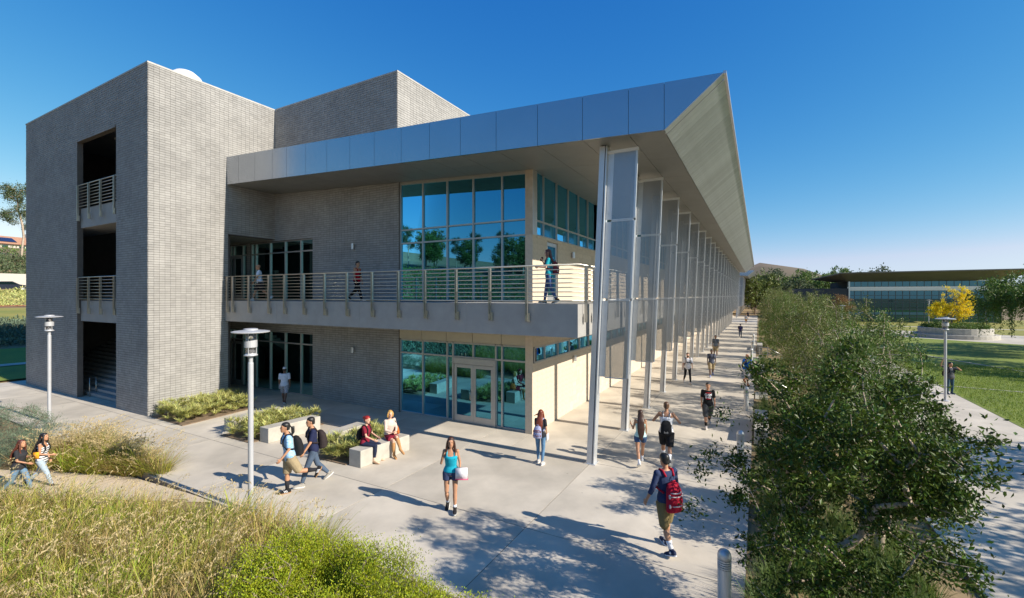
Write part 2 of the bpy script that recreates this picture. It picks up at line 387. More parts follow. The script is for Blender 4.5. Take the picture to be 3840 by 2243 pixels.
BRICKS = []      # (score, centre, u, n, w, h, parent, kind)
def wall(name, p0, p1, z0, z1, nrm, holes=(), bw=.203, bh=.1016, th=.3, proud=.011, kind='brick', mort='mortar', bricks=True, zb0=None, zb1=None, parent=None, jt=.014):
    """vertical wall from p0 to p1 (xy), outer normal nrm, holes in (u0,u1,z0,z1)"""
    p0 = Vector((*p0, 0)); p1 = Vector((*p1, 0)); n = Vector((*nrm, 0)); Lw = (p1 - p0).length; u = (p1 - p0) / Lw
    us = sorted({0, Lw, *[min(max(h[0], 0), Lw) for h in holes], *[min(max(h[1], 0), Lw) for h in holes]})
    zs = sorted({z0, z1, *[min(max(h[2], z0), z1) for h in holes], *[min(max(h[3], z0), z1) for h in holes]})
    mb = MB()
    for i in range(len(us) - 1):
        for j in range(len(zs) - 1):
            um = (us[i] + us[i + 1]) / 2; zm = (zs[j] + zs[j + 1]) / 2
            if any(h[0] < um < h[1] and h[2] < zm < h[3] for h in holes): continue
            a = p0 + u * us[i]; b = p0 + u * us[i + 1]; c = -n * th
            mb.hexa([(*q.xy, z) for z in (zs[j], zs[j + 1]) for q in (a, b, b + c, a + c)])
    o = part(name, mb, mort, parent)
    if bricks:
        nb = int(round(Lw / bw)); bw = Lw / nb; zb0 = z0 if zb0 is None else zb0; zb1 = z1 if zb1 is None else zb1
        r0 = int(math.floor((zb0) / bh)); r1 = int(math.ceil(zb1 / bh))
        for i in range(nb):
            for j in range(r0, r1):
                ua, ub, za, zb = i * bw, (i + 1) * bw, max(j * bh, zb0), min((j + 1) * bh, zb1)
                skip = False
                for h in holes:
                    if ub > h[0] and ua < h[1] and zb > h[2] and za < h[3]:
                        if h[0] <= ua + 1e-3 and h[1] >= ub - 1e-3 and h[2] <= za + 1e-3 and h[3] >= zb - 1e-3: skip = True; break
                        if ua < h[0] and (za < h[3] and zb > h[2]): ub = min(ub, h[0])
                        elif ub > h[1]: ua = max(ua, h[1])
                        elif za < h[2]: zb = min(zb, h[2])
                        elif zb > h[3]: za = max(za, h[3])
                if skip or ub - ua < .04 or zb - za < .03: continue
                c = p0 + u * ((ua + ub) / 2); c.z = (za + zb) / 2
                v = Vector((0, 0, 5)) - c; d = v.length; cs = max(0, n.dot(v) / d)
                BRICKS.append(((ub - ua) * (zb - za) * cs / d ** 2, c, u, n, ub - ua - jt * .5, zb - za - jt, proud, o, kind))
    return o

# --- stair tower
TX0, TX1, TY0, TZ = -36.3, -22.11, 8.99, 14.62
ox0, ox1 = -29.25 - TX0, -25.0 - TX0
wall('tower_front_wall', (TX0, TY0), (TX1, TY0), 0, TZ, (0, -1), [(ox0, ox1, 0, 12.5)], th=.22)
yl = 12.18 - TY0
wall('tower_side_wall', (TX1, TY0 + .002), (TX1, 14.6), 0, TZ, (1, 0), [(yl, 5.7, -1, 3.8), (yl, 5.7, 3.8, 7.9)], th=.3)
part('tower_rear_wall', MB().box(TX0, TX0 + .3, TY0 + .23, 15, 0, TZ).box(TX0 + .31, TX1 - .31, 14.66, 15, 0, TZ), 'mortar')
part('tower_roof', MB().box(TX0 + .31, TX1 - .31, TY0 + .23, 14.65, 13.7, 14.1), 'slab_concrete')
part('parapet_cap', MB().box(TX0 - .02, TX1 + .025, TY0 - .03, TY0 + .30, TZ, TZ + .07).box(TX1 - .3, TX1 + .025, TY0 + .305, 14.53, TZ, TZ + .07), 'cap_metal')
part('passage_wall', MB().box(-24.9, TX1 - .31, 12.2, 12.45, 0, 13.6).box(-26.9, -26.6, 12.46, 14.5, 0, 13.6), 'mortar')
part('passage_ceiling', MB().box(-34, TX1 - .302, 12.46, 14.5, 7.9, 8.3), 'panel_beige')
part('stair_hall_wall', MB().box(-24.6, -24.3, TY0 + .23, 12.15, 0, 13.6), 'slab_concrete')
dome = part('roof_dome', MB().lathe([(.98, 14.1), (.98, 15.23), (.95, 15.53), (.86, 15.83), (.68, 16.13), (.42, 16.35), (.15, 16.45), (.001, 16.47)], 24, (-25.6, 12.0, 0)), 'white_paint', smooth=True)
# floor slabs in the opening and stair flights
for zt, zb in ((4.75, 3.75), (9.25, 8.3)):
    sl = part('stair_slab', MB().box(-29.2, -25.05, TY0 + .12, TY0 + 1.6, zb, zt).box(-35.9, -29.21, TY0 + .24, TY0 + 1.6, zb, zt), 'slab_concrete')
def flight(x0, x1, y0, z0, n, dy, dz, yd=1):
    f = part('stair_flight', MB().prism([(x0, y0, z0 - .02), (x0, y0 + yd * dy * n, z0 + dz * n - .1), (x0, y0 + yd * dy * n, z0 + dz * n - .4), (x0, y0 + yd * .4, z0 - .02)],
                                        [(x1, y0, z0 - .02), (x1, y0 + yd * dy * n, z0 + dz * n - .1), (x1, y0 + yd * dy * n, z0 + dz * n - .4), (x1, y0 + yd * .4, z0 - .02)]), 'slab_concrete')
    me = MB().box(x0, x1, 0, dy + .02, -.13, 0).mesh('step')
    for i in range(n):
        part('step', me, 'slab_concrete', f, loc=(0, y0 + i * dy * yd, z0 + (i + 1) * dz))
flight(-35.5, -24.65, TY0 + .4, 0.02, 18, .24, .165)
flight(-35.5, -24.65, TY0 + 1.7, 4.77, 10, .24, .17)
hr = part('stair_handrail', MB().tube([(-28.9, TY0 + .35, 0), (-28.9, TY0 + .35, .95), (-28.9, TY0 + .6, .95), (-28.9, TY0 + .6, 0)], .022), 'steel', smooth=True)
for y in (10.2, 11.2): part('ceiling_light', MB().box(-28.6, -27.4, y, y + .3, 12.9, 12.98), 'white_paint')

def railing(p0, p1, ztop, zbot, posts, drop, rails=9, nrm=(0, -1), name='railing'):
    """posts: distances along; posts reach down to `drop`"""
    p0 = Vector((*p0, 0)); p1 = Vector((*p1, 0)); L = (p1 - p0).length; u = (p1 - p0) / L; n = Vector((*nrm, 0))
    def bar(a, b, w, d, z0, z1, off=0):
        A = p0 + u * a + n * off; B = p0 + u * b + n * off; c = n * d
        return [(*q.xy, z) for z in (z0, z1) for q in (A, B, B + c, A + c)]
    top = part(name, MB().tube([(*p0.xy, ztop), (*p1.xy, ztop)], .026, 8), 'steel', smooth=True)
    for k in range(1, rails):
        z = ztop - (ztop - zbot) * k / (rails - 1)
        part('rail', MB().tube([(*p0.xy, z), (*p1.xy, z)], .016 if k < rails - 1 else .022, 6), 'steel', top, smooth=True)
    for a in posts:
        part('post', MB().hexa(bar(a - .035, a - .018, .0, .075, drop, ztop - .02, .02)).hexa(bar(a + .018, a + .035, 0, .075, drop, ztop - .02, .02)), 'steel', top)
        if drop < zbot - .2:
            part('bracket', MB().hexa(bar(a + .042, a + .09, 0, .06, drop - .01, drop + .26, .001)).hexa(bar(a - .017, a + .017, 0, .05, drop + .03, drop + .2, .022)), 'steel', top)
    return top
for zt in (4.75, 9.25):
    railing((-29.2, TY0 + .03), (-25.05, TY0 + .03), zt + 1.12, zt + .08, [.1, 1.35, 2.65, 4.05], zt - .62, 8)

# --- main front wall (Y = 14.54)
FY = 14.54
def U(x): return x - (-36.0)
holes = [(U(-26.3), U(-24.58), 0, 3.12), (U(-24.28), U(-19.14), 0, 3.12), (U(-26.3), U(-24.58), 4.75, 7.8), (U(-24.28), U(-19.14), 4.75, 7.8),
         (U(-13.54), U(-7.41), 0, 3.8), (U(-13.54), U(-7.41), 4.7, 9.9)]
fwall = wall('front_wall', (-36.0, FY), (-7.13, FY), 0, 9.9, (0, -1), holes + [(U(-36), U(-26.3), 0, 9.9)], th=.3, zb1=10.0)
wall('upper_front_wall', (-22.1, FY), (-13.63, FY), 9.9, TZ, (0, -1), th=.3)
wall('upper_side_wall', (-13.63, FY + .002), (-13.63, 34), 9.9, TZ, (1, 0), th=.3, zb0=10.3)
part('upper_roof', MB().box(-22.2, -13.95, 14.9, 34, 13.8, 14.2), 'slab_concrete')
part('parapet_cap', MB().box(-22.05, -13.60, FY - .03, FY + .3, TZ, TZ + .07).box(-13.93, -13.60, FY + .305, 34, TZ, TZ + .07), 'cap_metal')
# --- long side wall (X = -7.13) of pale blocks
SX = -7.13; SY0 = 14.50; SY1 = 95
def side_wall(y0, y1, name='side_wall', nb=30.0, door=True):
    hs = [(0.0, y1 - y0, 2.54, 3.12), (0.3, y1 - y0, 7.2, 9.9)]
    if door: hs.append((15.77 - y0, 16.82 - y0, 4.75, 7.08))
    yb = y0 + nb
    wall(name, (SX, y0), (SX, yb), 0, 9.6, (1, 0), [(a, min(b, nb), c, d) for a, b, c, d in hs], th=.3, bw=.4, bh=.203, kind='block', mort='block_mortar', jt=.008, proud=.006)
    part(name, MB().box(SX - .3, SX - .001, yb, y1, 0, 2.54).box(SX - .3, SX - .001, yb, y1, 3.12, 7.2), 'block')
side_wall(SY0, SY1, 'side_wall')
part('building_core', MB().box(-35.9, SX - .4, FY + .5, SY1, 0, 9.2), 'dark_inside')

# --- windows
def storefront(p0, u, n, us, zs, glass='glass', fw=.06, dep=.14, inset=.05, name='window', skip=(), frame='alu_frame'):
    """frame bars along us (offsets) and zs; panes between"""
    p0 = Vector((*p0, 0)); u = Vector((*u, 0)); n = Vector((*n, 0)); mb = MB()
    def bar(a, b, z0, z1, d=dep, off=0.0):
        A = p0 + u * a - n * (inset - off); B = p0 + u * b - n * (inset - off); c = -n * d
        mb.hexa([(*q.xy, z) for z in (z0, z1) for q in (A, B, B + c, A + c)])
    for a in us: bar(a - fw / 2, a + fw / 2, zs[0], zs[-1])
    for z in zs:
        for i in range(len(us) - 1): bar(us[i] + fw / 2 + .0005, us[i + 1] - fw / 2 - .0005, z - fw / 2, z + fw / 2, dep - .01, -.004)
    f = part(name, mb, frame)
    for i in range(len(us) - 1):
        for j in range(len(zs) - 1):
            if (i, j) in skip: continue
            w = us[i + 1] - us[i] - fw; h = zs[j + 1] - zs[j] - fw
            if w <= 0 or h <= 0: continue
            c = p0 + u * ((us[i] + us[i + 1]) / 2) - n * (inset + dep * .5); c.z = (zs[j] + zs[j + 1]) / 2
            a = u * w / 2; t = n * .006
            tilt = n * (.0012 * (((i * 7 + j * 13) % 5) - 2))
            q = [(-a - t + tilt), (a - t), (a + t), (-a + t + tilt)]
            part('pane', MB().hexa([(*v.xy, z) for z in (-h / 2, h / 2) for v in q]), glass, f, loc=c)
    return f
bw5 = [-13.51, -12.28, -11.02, -9.76, -8.46, -7.43]
FP = (-13.51, FY)
uo = [x + 13.51 for x in bw5]
w1 = storefront(FP, (1, 0), (0, -1), [uo[0], uo[1], uo[2], 2.78, 4.78, uo[4], uo[5]], [.03, 2.56, 3.11], skip=[(3, 0)])
part('transom_bar', MB().box(-9.79, -9.73, FY + .05, FY + .18, 2.59, 3.08), 'alu_frame', w1)
for i, (a, b) in enumerate(zip(bw5[:-1], bw5[1:])):
    part('header_panel', MB().box(a + .012, b - .012, FY + .0, FY + .06, 3.16, 3.79), 'panel_beige', fwall)
w2 = storefront(FP, (1, 0), (0, -1), uo, [4.79, 7.22, 7.79, 9.9])
part('window_head', MB().hexa([(-13.54, FY + .045, 9.74), (-7.4, FY + .045, 9.44), (-7.4, FY + .2, 9.44), (-13.54, FY + .2, 9.74), (-13.54, FY + .045, 9.9), (-7.4, FY + .045, 9.7), (-7.4, FY + .2, 9.7), (-13.54, FY + .2, 9.9)]), 'alu_frame', w2)
for z0, z1, zt in ((.03, 3.11, 2.56), (4.78, 7.79, 7.22)):
    storefront((-24.25, FY), (1, 0), (0, -1), [0, .37, 1.63, 2.89, 4.13, 5.09], [z0, zt, z1], 'glass_dark')
    dd = storefront((-26.27, FY), (1, 0), (0, -1), [0, .32, 1.22, 1.66], [z0, zt, z1], 'glass_dark', skip=[(1, 0), (0, 0)])
def door_leaf(x0, x1, y, z0, z1, handle_x, glass='glass', parent=None):
    d = part('door', MB().box(x0, x0 + .11, y, y + .05, z0, z1).box(x1 - .11, x1, y, y + .05, z0, z1).box(x0 + .1105, x1 - .1105, y, y + .05, z0, z0 + .26).box(x0 + .1105, x1 - .1105, y, y + .05, z1 - .13, z1), 'alu_frame', parent)
    part('pane', MB().box(x0 + .112, x1 - .112, y + .02, y + .03, z0 + .262, z1 - .132), glass, d)
    part('door_handle', MB().tube([(handle_x, y - .002, z0 + .92), (handle_x, y - .06, z0 + .92), (handle_x, y - .06, z0 + 1.22), (handle_x, y - .002, z0 + 1.22)], .014, 6), 'steel', d, smooth=True)
    return d
df = part('door_frame', MB().box(-10.73, -10.66, FY + .0, FY + .19, .0, 2.53).box(-8.80, -8.73, FY + .0, FY + .19, 0, 2.53).box(-10.655, -8.805, FY + .0, FY + .19, 2.30, 2.53), 'alu_frame')
door_leaf(-10.64, -9.74, FY + .03, .02, 2.28, -9.84); door_leaf(-9.73, -8.82, FY + .03, .02, 2.28, -9.63)
for z0 in (.03, 4.78):
    door_leaf(-25.88, -25.10, FY + .05, z0, z0 + 2.4, -25.75, 'glass_dark'); door_leaf(-26.24, -25.90, FY + .05, z0, z0 + 2.4, -26.0, 'glass_dark')
# corner pier and corner post
part('corner_pier', MB().box(-7.405, -7.128, FY - .07, FY + .0, 0, 3.79), 'block')
part('corner_post', MB().box(-7.405, -7.11, FY - .03, FY + .30, 7.2, 9.7), 'alu')
part('corner_block', MB().box(-7.405, -7.126, FY - .052, FY - .002, 4.76, 7.195), 'block')
# ribbon windows in the long wall
ym = [14.62] + [15.52 + 1.262 * k for k in range(0, 63)]
for (za, zm, zb) in ((7.22, 7.76, 9.6), (2.56, None, 3.1)):
    for a in range(0, len(ym) - 1, 6):
        seg = ym[a:a + 7]
        storefront((SX, seg[0]), (0, 1), (1, 0), [y - seg[0] for y in seg], [za, zm, zb] if zm else [za, zb], 'glass', inset=-.03 if zm is None else .02)
sd = part('side_door', MB().box(SX - .1, SX - .04, 15.79, 15.92, 4.77, 7.06).box(SX - .1, SX - .04, 16.68, 16.8, 4.77, 7.06).box(SX - .1, SX - .04, 15.921, 16.679, 4.77, 5.0).box(SX - .1, SX - .04, 15.921, 16.679, 6.92, 7.06), 'alu')
part('pane', MB().box(SX - .08, SX - .07, 15.922, 16.678, 5.002, 6.918), 'glass', sd)
def wall_light(loc, n):
    o = part('wall_light', MB().tube([Vector(loc), Vector(loc) + Vector(n) * .16], .05, 10).tube([Vector(loc) + Vector(n) * .10 + Vector((0, 0, -.14)), Vector(loc) + Vector(n) * .10 + Vector((0, 0, .12))], .075, 12), 'alu', smooth=False)
wall_light((-16.25, FY, 2.52), (0, -1, 0)); wall_light((-16.25, FY, 7.25), (0, -1, 0))
wall_light((SX, 18.5, 2.28), (1, 0, 0)); wall_light((SX, 18.3, 6.75), (1, 0, 0))

# --- balcony
bal = part('balcony_slab', MB().box(-26.2, -4.5, 12.055, FY - .001, 3.80, 4.745), 'slab_concrete')
for a, b in ((-22.10, -18.2), (-18.19, -13.2), (-13.19, -8.3), (-8.29, -4.49)):
    part('edge_panel', MB().box(a + .006, b - .006, 12.05, 12.075, 3.79, 4.755), 'slab_concrete', bal)
part('balcony_slab', MB().box(SX + .001, -4.5, FY, SY1, 3.80, 4.745), 'slab_concrete')
px = [-21.34, -20.08, -18.63, -17.55, -16.29, -15.03, -13.77, -12.45, -11.17, -9.96, -8.66, -7.37, -6.08]
railing((-22.08, 12.02), (-4.46, 12.02), 5.88, 4.84, [x + 22.08 for x in px] + [.3], 4.22)
railing((-4.46, 12.02), (-4.46, 30), 5.88, 4.84, [.45, 1.2, 2.5, 3.8, 5.1, 6.4, 7.7, 9.0, 10.3, 11.6, 12.9, 14.2, 15.5, 16.8], 4.22, nrm=(1, 0))

# --- canopy
def zb_(x): return 10.26 - .0481 * (x + 22.11)
def zt_(x): return 11.56 - .0514 * (x + 22.11)
def canopy(y0, y1, xl, parent=None, seams=None, pk=.30, soffit_from=None):
    X0, X1, X2 = xl, -2.15, -.75
    prof = [(X0, zb_(X0) + .03), (X1 - .03, zb_(X1) + .03), (X2 - .05, zt_(X2) - .02), (X0, zt_(X0) - .02)]
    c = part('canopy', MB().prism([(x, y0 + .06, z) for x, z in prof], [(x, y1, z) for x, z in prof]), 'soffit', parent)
    if seams is None: seams = list(np.linspace(X0, X1, 5))
    for a, b in zip(seams[:-1], seams[1:]):
        g = .006
        part('fascia_panel', MB().hexa([(a + g, y0, zb_(a)), (b - g, y0, zb_(b)), (b - g, y0 + .055, zb_(b)), (a + g, y0 + .055, zb_(a)), (a + g, y0, zt_(a)), (b - g, y0, zt_(b)), (b - g, y0 + .055, zt_(b)), (a + g, y0 + .055, zt_(a))]), 'fascia', c)
    part('fascia_panel', MB().prism([(X1 + .006, y0, zb_(X1)), (X2, y0, zt_(X2)), (X1 + .006, y0, zt_(X1))], [(X1 + .006, y0 + .055, zb_(X1)), (X2, y0 + .055, zt_(X2)), (X1 + .006, y0 + .055, zt_(X1))]), 'fascia', c)
    # planks of the inclined outer face: profile with a small groove at each side
    d = Vector((X2 - X1, 0, zt_(X2) - zb_(X1))); nn = Vector((d.z, 0, -d.x)).normalized()
    n = int((y1 - y0) / pk); k = (y1 - y0) / n
    A = Vector((0, 0, 0)); ring = []
    prof2 = [(0.004, .0), (.012, .022), (k * .48, .026), (k * .52, .016), (k - .012, .022), (k - .004, .0)]
    me = MB().prism([(nn.x * q, y, nn.z * q) for y, q in prof2], [(d.x + nn.x * q, y, d.z + nn.z * q) for y, q in prof2]).mesh('plank')
    for i in range(n):
        part('plank', me, 'wing_metal', c, loc=(X1, y0 + .06 + i * k - (.06 if i == 0 else 0), zb_(X1)))
    # soffit panels
    rows = []
    return c
seams = [-22.12, -21.13, -19.87, -18.6, -17.62, -16.38, -15.09, -13.78, -12.49, -11.17, -9.89, -8.60, -7.23, -5.79, -4.38, -3.08, -2.15]
can = canopy(12.11, SY1, -22.1, None, seams)
def soffit_panel(a, b, ya, yb, c):
    g = .006
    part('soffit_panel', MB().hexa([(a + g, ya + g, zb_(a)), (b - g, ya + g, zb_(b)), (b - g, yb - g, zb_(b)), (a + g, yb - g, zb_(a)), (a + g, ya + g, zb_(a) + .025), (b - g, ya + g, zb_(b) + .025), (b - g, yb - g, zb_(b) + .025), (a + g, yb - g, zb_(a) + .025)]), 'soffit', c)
for a, b in zip(seams[:-1], seams[1:]):
    if a < -7.3:
        for ya, yb in ((12.17, 13.35), (13.35, FY - .01)): soffit_panel(a, b, ya, yb, can)
xs = [-7.23, -5.79, -4.38, -3.08, -2.16]
for i in range(len(xs) - 1):
    y = 12.17; k = 0
    while y < SY1 - 1:
        y2 = min(y + (2.5 if y < 50 else 9), SY1)
        if not (i == 0 and y < 0): soffit_panel(xs[i], xs[i + 1], y, y2, can)
        y = y2
part('canopy_edge_trim', MB().prism([(-.76, 12.11, zt_(-.76) - .03), (-.69, 12.11, zt_(-.69) - .03), (-.69, 12.11, zt_(-.69) + .04), (-.76, 12.11, zt_(-.76) + .04)], [(-.76, SY1, zt_(-.76) - .03), (-.69, SY1, zt_(-.69) - .03), (-.69, SY1, zt_(-.69) + .04), (-.76, SY1, zt_(-.76) + .04)]), 'alu', can)

# --- leaning columns with perforated fins
LEAN = .044
def cx_(z): return -4.49 + LEAN * z
def slanted(x0, x1, y0, y1, z0, z1):
    return [(x0 + LEAN * z0, y0, z0), (x1 + LEAN * z0, y0, z0), (x1 + LEAN * z0, y1, z0), (x0 + LEAN * z0, y1, z0), (x0 + LEAN * z1, y0, z1), (x1 + LEAN * z1, y0, z1), (x1 + LEAN * z1, y1, z1), (x0 + LEAN * z1, y1, z1)]
zt = 9.36
col_me = MB().hexa(slanted(0, .155, -.15, .15, 0, zt)).hexa(slanted(.157, .185, -.06, .06, 0, zt)).hexa(slanted(.187, .22, -.15, .15, 0, zt)).box(-.06, .28, -.2, .2, .0, .015).mesh('column')
pan = []
for z0, z1 in ((2.60, 4.84), (4.91, 7.15), (7.22, 9.13)):
    pan.append((MB().hexa(slanted(.225, .40, -.013, .013, z0, z1)).mesh('screen_flange'), MB().hexa(slanted(.402, 1.03, -.004, .004, z0, z1)).mesh('screen_panel'),
                MB().hexa(slanted(1.031, 1.085, -.03, .03, z0, z1)).hexa(slanted(.402, 1.03, -.018, .018, z0 - .03, z0 - .0005)).hexa(slanted(.402, 1.03, -.018, .018, z1 + .0005, z1 + .03)).mesh('screen_frame')))
bm_ = MB()
for z0, z1 in ((2.60, 4.84), (4.91, 7.15), (7.22, 9.13)):
    for z in np.arange(z0 + .15, z1, .33):
        bm_.lathe([(.016, 0), (.014, .01), (.001, .012)], 6)
        n = len(bm_.v); k = 18
        bm_.v[n - k:] = [(x + .30 + LEAN * z, -.014 - zz, z + y) for (x, y, zz) in bm_.v[n - k:]]
bolt_me = bm_.mesh('bolts')
def columns(ys, parent, detail=12):
    for i, y in enumerate(ys):
        c = part('column', col_me, 'column', parent, loc=(-4.49, y, 0))
        for fl, pn, fr in pan:
            part('screen_flange', fl, 'column', c, loc=(-4.49, y, 0))
            part('screen_panel', pn, 'perforated', c, loc=(-4.49, y, 0))
            part('screen_frame', fr, 'column', c, loc=(-4.49, y, 0))
        if i < 4: part('bolts', bolt_me, 'alu', c, loc=(-4.49, y, 0), kind='stuff')
        part('cap_plate', MB().box(.62, 1.5, -.05, .05, 9.15, 9.22), 'white_paint', c, loc=(-4.49, y, 0))
columns([12.91 + 3.755 * k for k in range(22)], None)

# bricks: the 300 that show largest are parts of their own, the rest one part per wall
BRICKS.sort(key=lambda b: -b[0])
_bm = {}
def brick_corner(w, h, d):
    return MB().add([(-w / 2, 0, -h / 2), (w / 2, 0, -h / 2), (w / 2, 0, h / 2), (-w / 2, 0, h / 2), (-w / 2, d, -h / 2), (w / 2, d, -h / 2), (w / 2, d, h / 2), (-w / 2, d, h / 2)], [(4, 5, 6, 7), (0, 1, 5, 4), (1, 2, 6, 5), (2, 3, 7, 6), (3, 0, 4, 7)])
rest = {}
cnt = {}
for k, (s, c, u, n, w, h, d, par, kind) in enumerate(BRICKS):
    if k < 300:
        key = (round(w, 4), round(h, 4), kind, round(n.x, 2), round(n.y, 2))
        if key not in _bm:
            mb = MB()
            p = [c_ for c_ in ((-1, 0, -1), (1, 0, -1), (1, 0, 1), (-1, 0, 1), (-1, 1, -1), (1, 1, -1), (1, 1, 1), (-1, 1, 1))]
            mb.add([tuple(u * (a * w / 2) + n * (b * d) + Vector((0, 0, e * h / 2))) for a, b, e in p], [(4, 5, 6, 7), (0, 1, 5, 4), (1, 2, 6, 5), (2, 3, 7, 6), (3, 0, 4, 7)])
            _bm[key] = mb.mesh('brick')
        part('brick', _bm[key], kind, par, loc=c)
    else:
        rest.setdefault((par.name, kind), [par, []])[1].append((c, u, n, w, h, d))
for (nm, kind), (par, lst) in rest.items():
    C = np.array([tuple(b[0]) for b in lst]); Uu = np.array([tuple(b[1]) for b in lst]); Nn = np.array([tuple(b[2]) for b in lst])
    W = np.array([b[3] for b in lst])[:, None] / 2; Hh = np.array([b[4] for b in lst])[:, None] / 2; D = np.array([b[5] for b in lst])[:, None]
    D = D * (1 + rng.uniform(-.35, .35, D.shape)); Zv = np.array([[0, 0, 1.]])
    vs_ = []
    for (a, b, e) in ((-1, 0, -1), (1, 0, -1), (1, 0, 1), (-1, 0, 1), (-1, 1, -1), (1, 1, -1), (1, 1, 1), (-1, 1, 1)):
        vs_.append(C + Uu * W * a + Nn * D * b + Zv * Hh * e)
    V = np.stack(vs_, 1).reshape(-1, 3); base = np.arange(len(lst))[:, None, None] * 8
    F = (np.array([(4, 5, 6, 7), (0, 1, 5, 4), (1, 2, 6, 5), (2, 3, 7, 6), (3, 0, 4, 7)])[None] + base).reshape(-1, 4)
    part('bricks', npmesh('bricks', V, F), kind, par, kind='stuff')

# ------------------------------------------------------------------ second wing further along the walkway
bld0 = bld
bld = empty('far_wing', (-22, 113, 0), label='farther campus wing with the same metal canopy at the walkway end', cat='building')
part('wall', MB().box(-22, -7.13, 112.5, 190, 0, 9.3), 'block')
canopy(111.5, 190, -22, None, pk=1.2)
columns([113 + 3.755 * k for k in range(20)], None)
bld = bld0
st = obj('far_steps', MB().box(-7, -.3, 104, 104.4, 0, .15), MATS['bench_concrete'], kind='structure')

# ------------------------------------------------------------------ furniture
def bench(x0, x1, y0, y1, h, label, skew=0.0):
    k = skew
    o = obj('concrete_bench', MB().hexa([(x0, y0, 0), (x1, y0, 0), (x1 + k, y1, 0), (x0 + k, y1, 0), (x0, y0, h), (x1, y0, h), (x1 + k, y1, h), (x0 + k, y1, h)]), MATS['bench_concrete'],
            label=label, cat='bench', group='concrete seat walls by the planting beds')
    return bevel(o, .015)
bench(-17.32, -16.85, 9.40, 11.4, .48, 'low concrete seat wall along the tower side of the middle planting bed', .15)
bench(-14.98, -14.50, 9.30, 11.2, .50, 'low concrete seat wall on the plaza side of the middle planting bed', .2)
bench(-12.60, -12.12, 9.45, 11.4, .48, 'low concrete seat wall behind the bed next to the seated women', .0)
bench(-10.56, -10.08, 9.25, 11.1, .50, 'low concrete seat wall on which the two women sit', .2)
wall_group = 'white seat walls along the walkway edge'
for i, (y0, y1, nm) in enumerate(((17.2, 20.2, 'white concrete seat wall at the walkway edge, nearest the camera'), (30.6, 33.6, 'white concrete seat wall at the walkway edge beyond the handrail'), (46, 49, 'white concrete seat wall at the walkway edge, farthest one'))):
    bevel(obj('seat_wall', MB().box(-.14, .30, y0, y1, -.3, .5), MATS['white_paint'] if False else MATS['bench_concrete'], label=nm, cat='seat wall', group=wall_group), .015)

def street_lamp():
    t = empty('street_lamp'); p = MATS['lamp_paint']
    obj('pole', MB().lathe([(.058, 0), (.058, 3.42), (.055, 3.44), (.045, 3.45), (.045, 3.56), (.06, 3.565), (.06, 3.58)], 20), p, t, smooth=False)
    obj('base_plate', MB().lathe([(.16, 0), (.16, .03), (.09, .06)], 16), p, t)
    obj('lower_collar', MB().lathe([(.02, 3.58), (.14, 3.60), (.15, 3.62), (.10, 3.66), (.085, 3.74), (.02, 3.78)], 16), p, t, smooth=True)
    for k in range(3):
        a = 2.1 * k + .4; obj('rod', MB().tube([(.115 * math.cos(a), .115 * math.sin(a), 3.62), (.115 * math.cos(a), .115 * math.sin(a), 4.14)], .009, 5), p, t)
    obj('reflector_ring', MB().loft([((0, 0, 3.80), (.135, 0, 0), (0, .135, 0)), ((0, 0, 3.95), (.135, 0, .02), (0, .135, 0))], 20), p, t)
    obj('lens', MB().lathe([(.10, 3.66), (.10, 4.12)], 16), MATS['clear_glass'], t, smooth=True)
    obj('disc_shade', MB().lathe([(.10, 4.13), (.36, 4.135), (.40, 4.15), (.40, 4.165), (.34, 4.18), (.15, 4.20), (.15, 4.225), (.10, 4.235)], 32), p, t)
    return t
lamp = street_lamp(); lg = 'disc-topped street lamps'
tag(lamp, 'grey street lamp with flat disc top in front of the stair tower', 'street lamp', lg); lamp.location = (-24.45, 6.69, 0)
for loc, sc, lb in (((-10.33, 6.2, 0), 1.0, 'grey street lamp with flat disc top beside the tall grass, nearest the camera'), ((8.52, 31.35, -.5), 1.03, 'grey street lamp with flat disc top at the near lawn edge'),
                    ((9.46, 71.6, -.5), 1.0, 'slim grey street lamp by the far end of the garden path'), ((28.74, 114.5, -.5), 1.1, 'distant grey street lamp left of the yellow tree')):
    copy_tree(lamp, None, loc, 0.7, sc, label=lb, group=lg)
pt = empty('pole_light', (33.2, 103.4, -.5), label='thin dark pole standing right of the round planter', cat='pole')
obj('pole', MB().tube([(0, 0, 0), (0, 0, 4.6)], .06), MATS['asphalt'], pt); obj('arm', MB().box(-.05, .7, -.04, .04, 4.2, 4.28), MATS['asphalt'], pt)

def bollard():
    t = empty('bollard_light'); p = MATS['column']
    obj('post', MB().lathe([(.10, 0), (.10, .74)], 20), p, t, smooth=False)
    for k in range(4): obj('louvre', MB().lathe([(.075, .745 + k * .035), (.102, .75 + k * .035), (.102, .768 + k * .035), (.075, .774 + k * .035)], 18), p, t)
    obj('core', MB().lathe([(.07, .74), (.07, .89)], 12), MATS['asphalt'], t)
    obj('domed_cap', MB().lathe([(.102, .885), (.102, .93), (.094, .975), (.07, 1.01), (.035, 1.03), (.001, 1.035)], 18), p, t, smooth=True)
    return t
bo = bollard(); bg = 'bollard lights along the walkway edge'
where = ['at the bottom of the picture in the tree shade', 'behind the low branches of the big tree', 'in front of the man in the blue shirt', 'just behind the man in the blue shirt', 'third one behind the man in blue', 'fourth one behind the man in blue', 'near the far end of the walkway']
for i, y in enumerate((7.75, 14.8, 22.0, 31.5, 38.0, 44.5, 52.0)):
    lb = 'grey metal bollard light ' + where[i]
    if i == 0: bo.location = (-.47, y, 0); tag(bo, lb, 'bollard', bg)
    else: copy_tree(bo, None, (-.47, y, 0), label=lb)
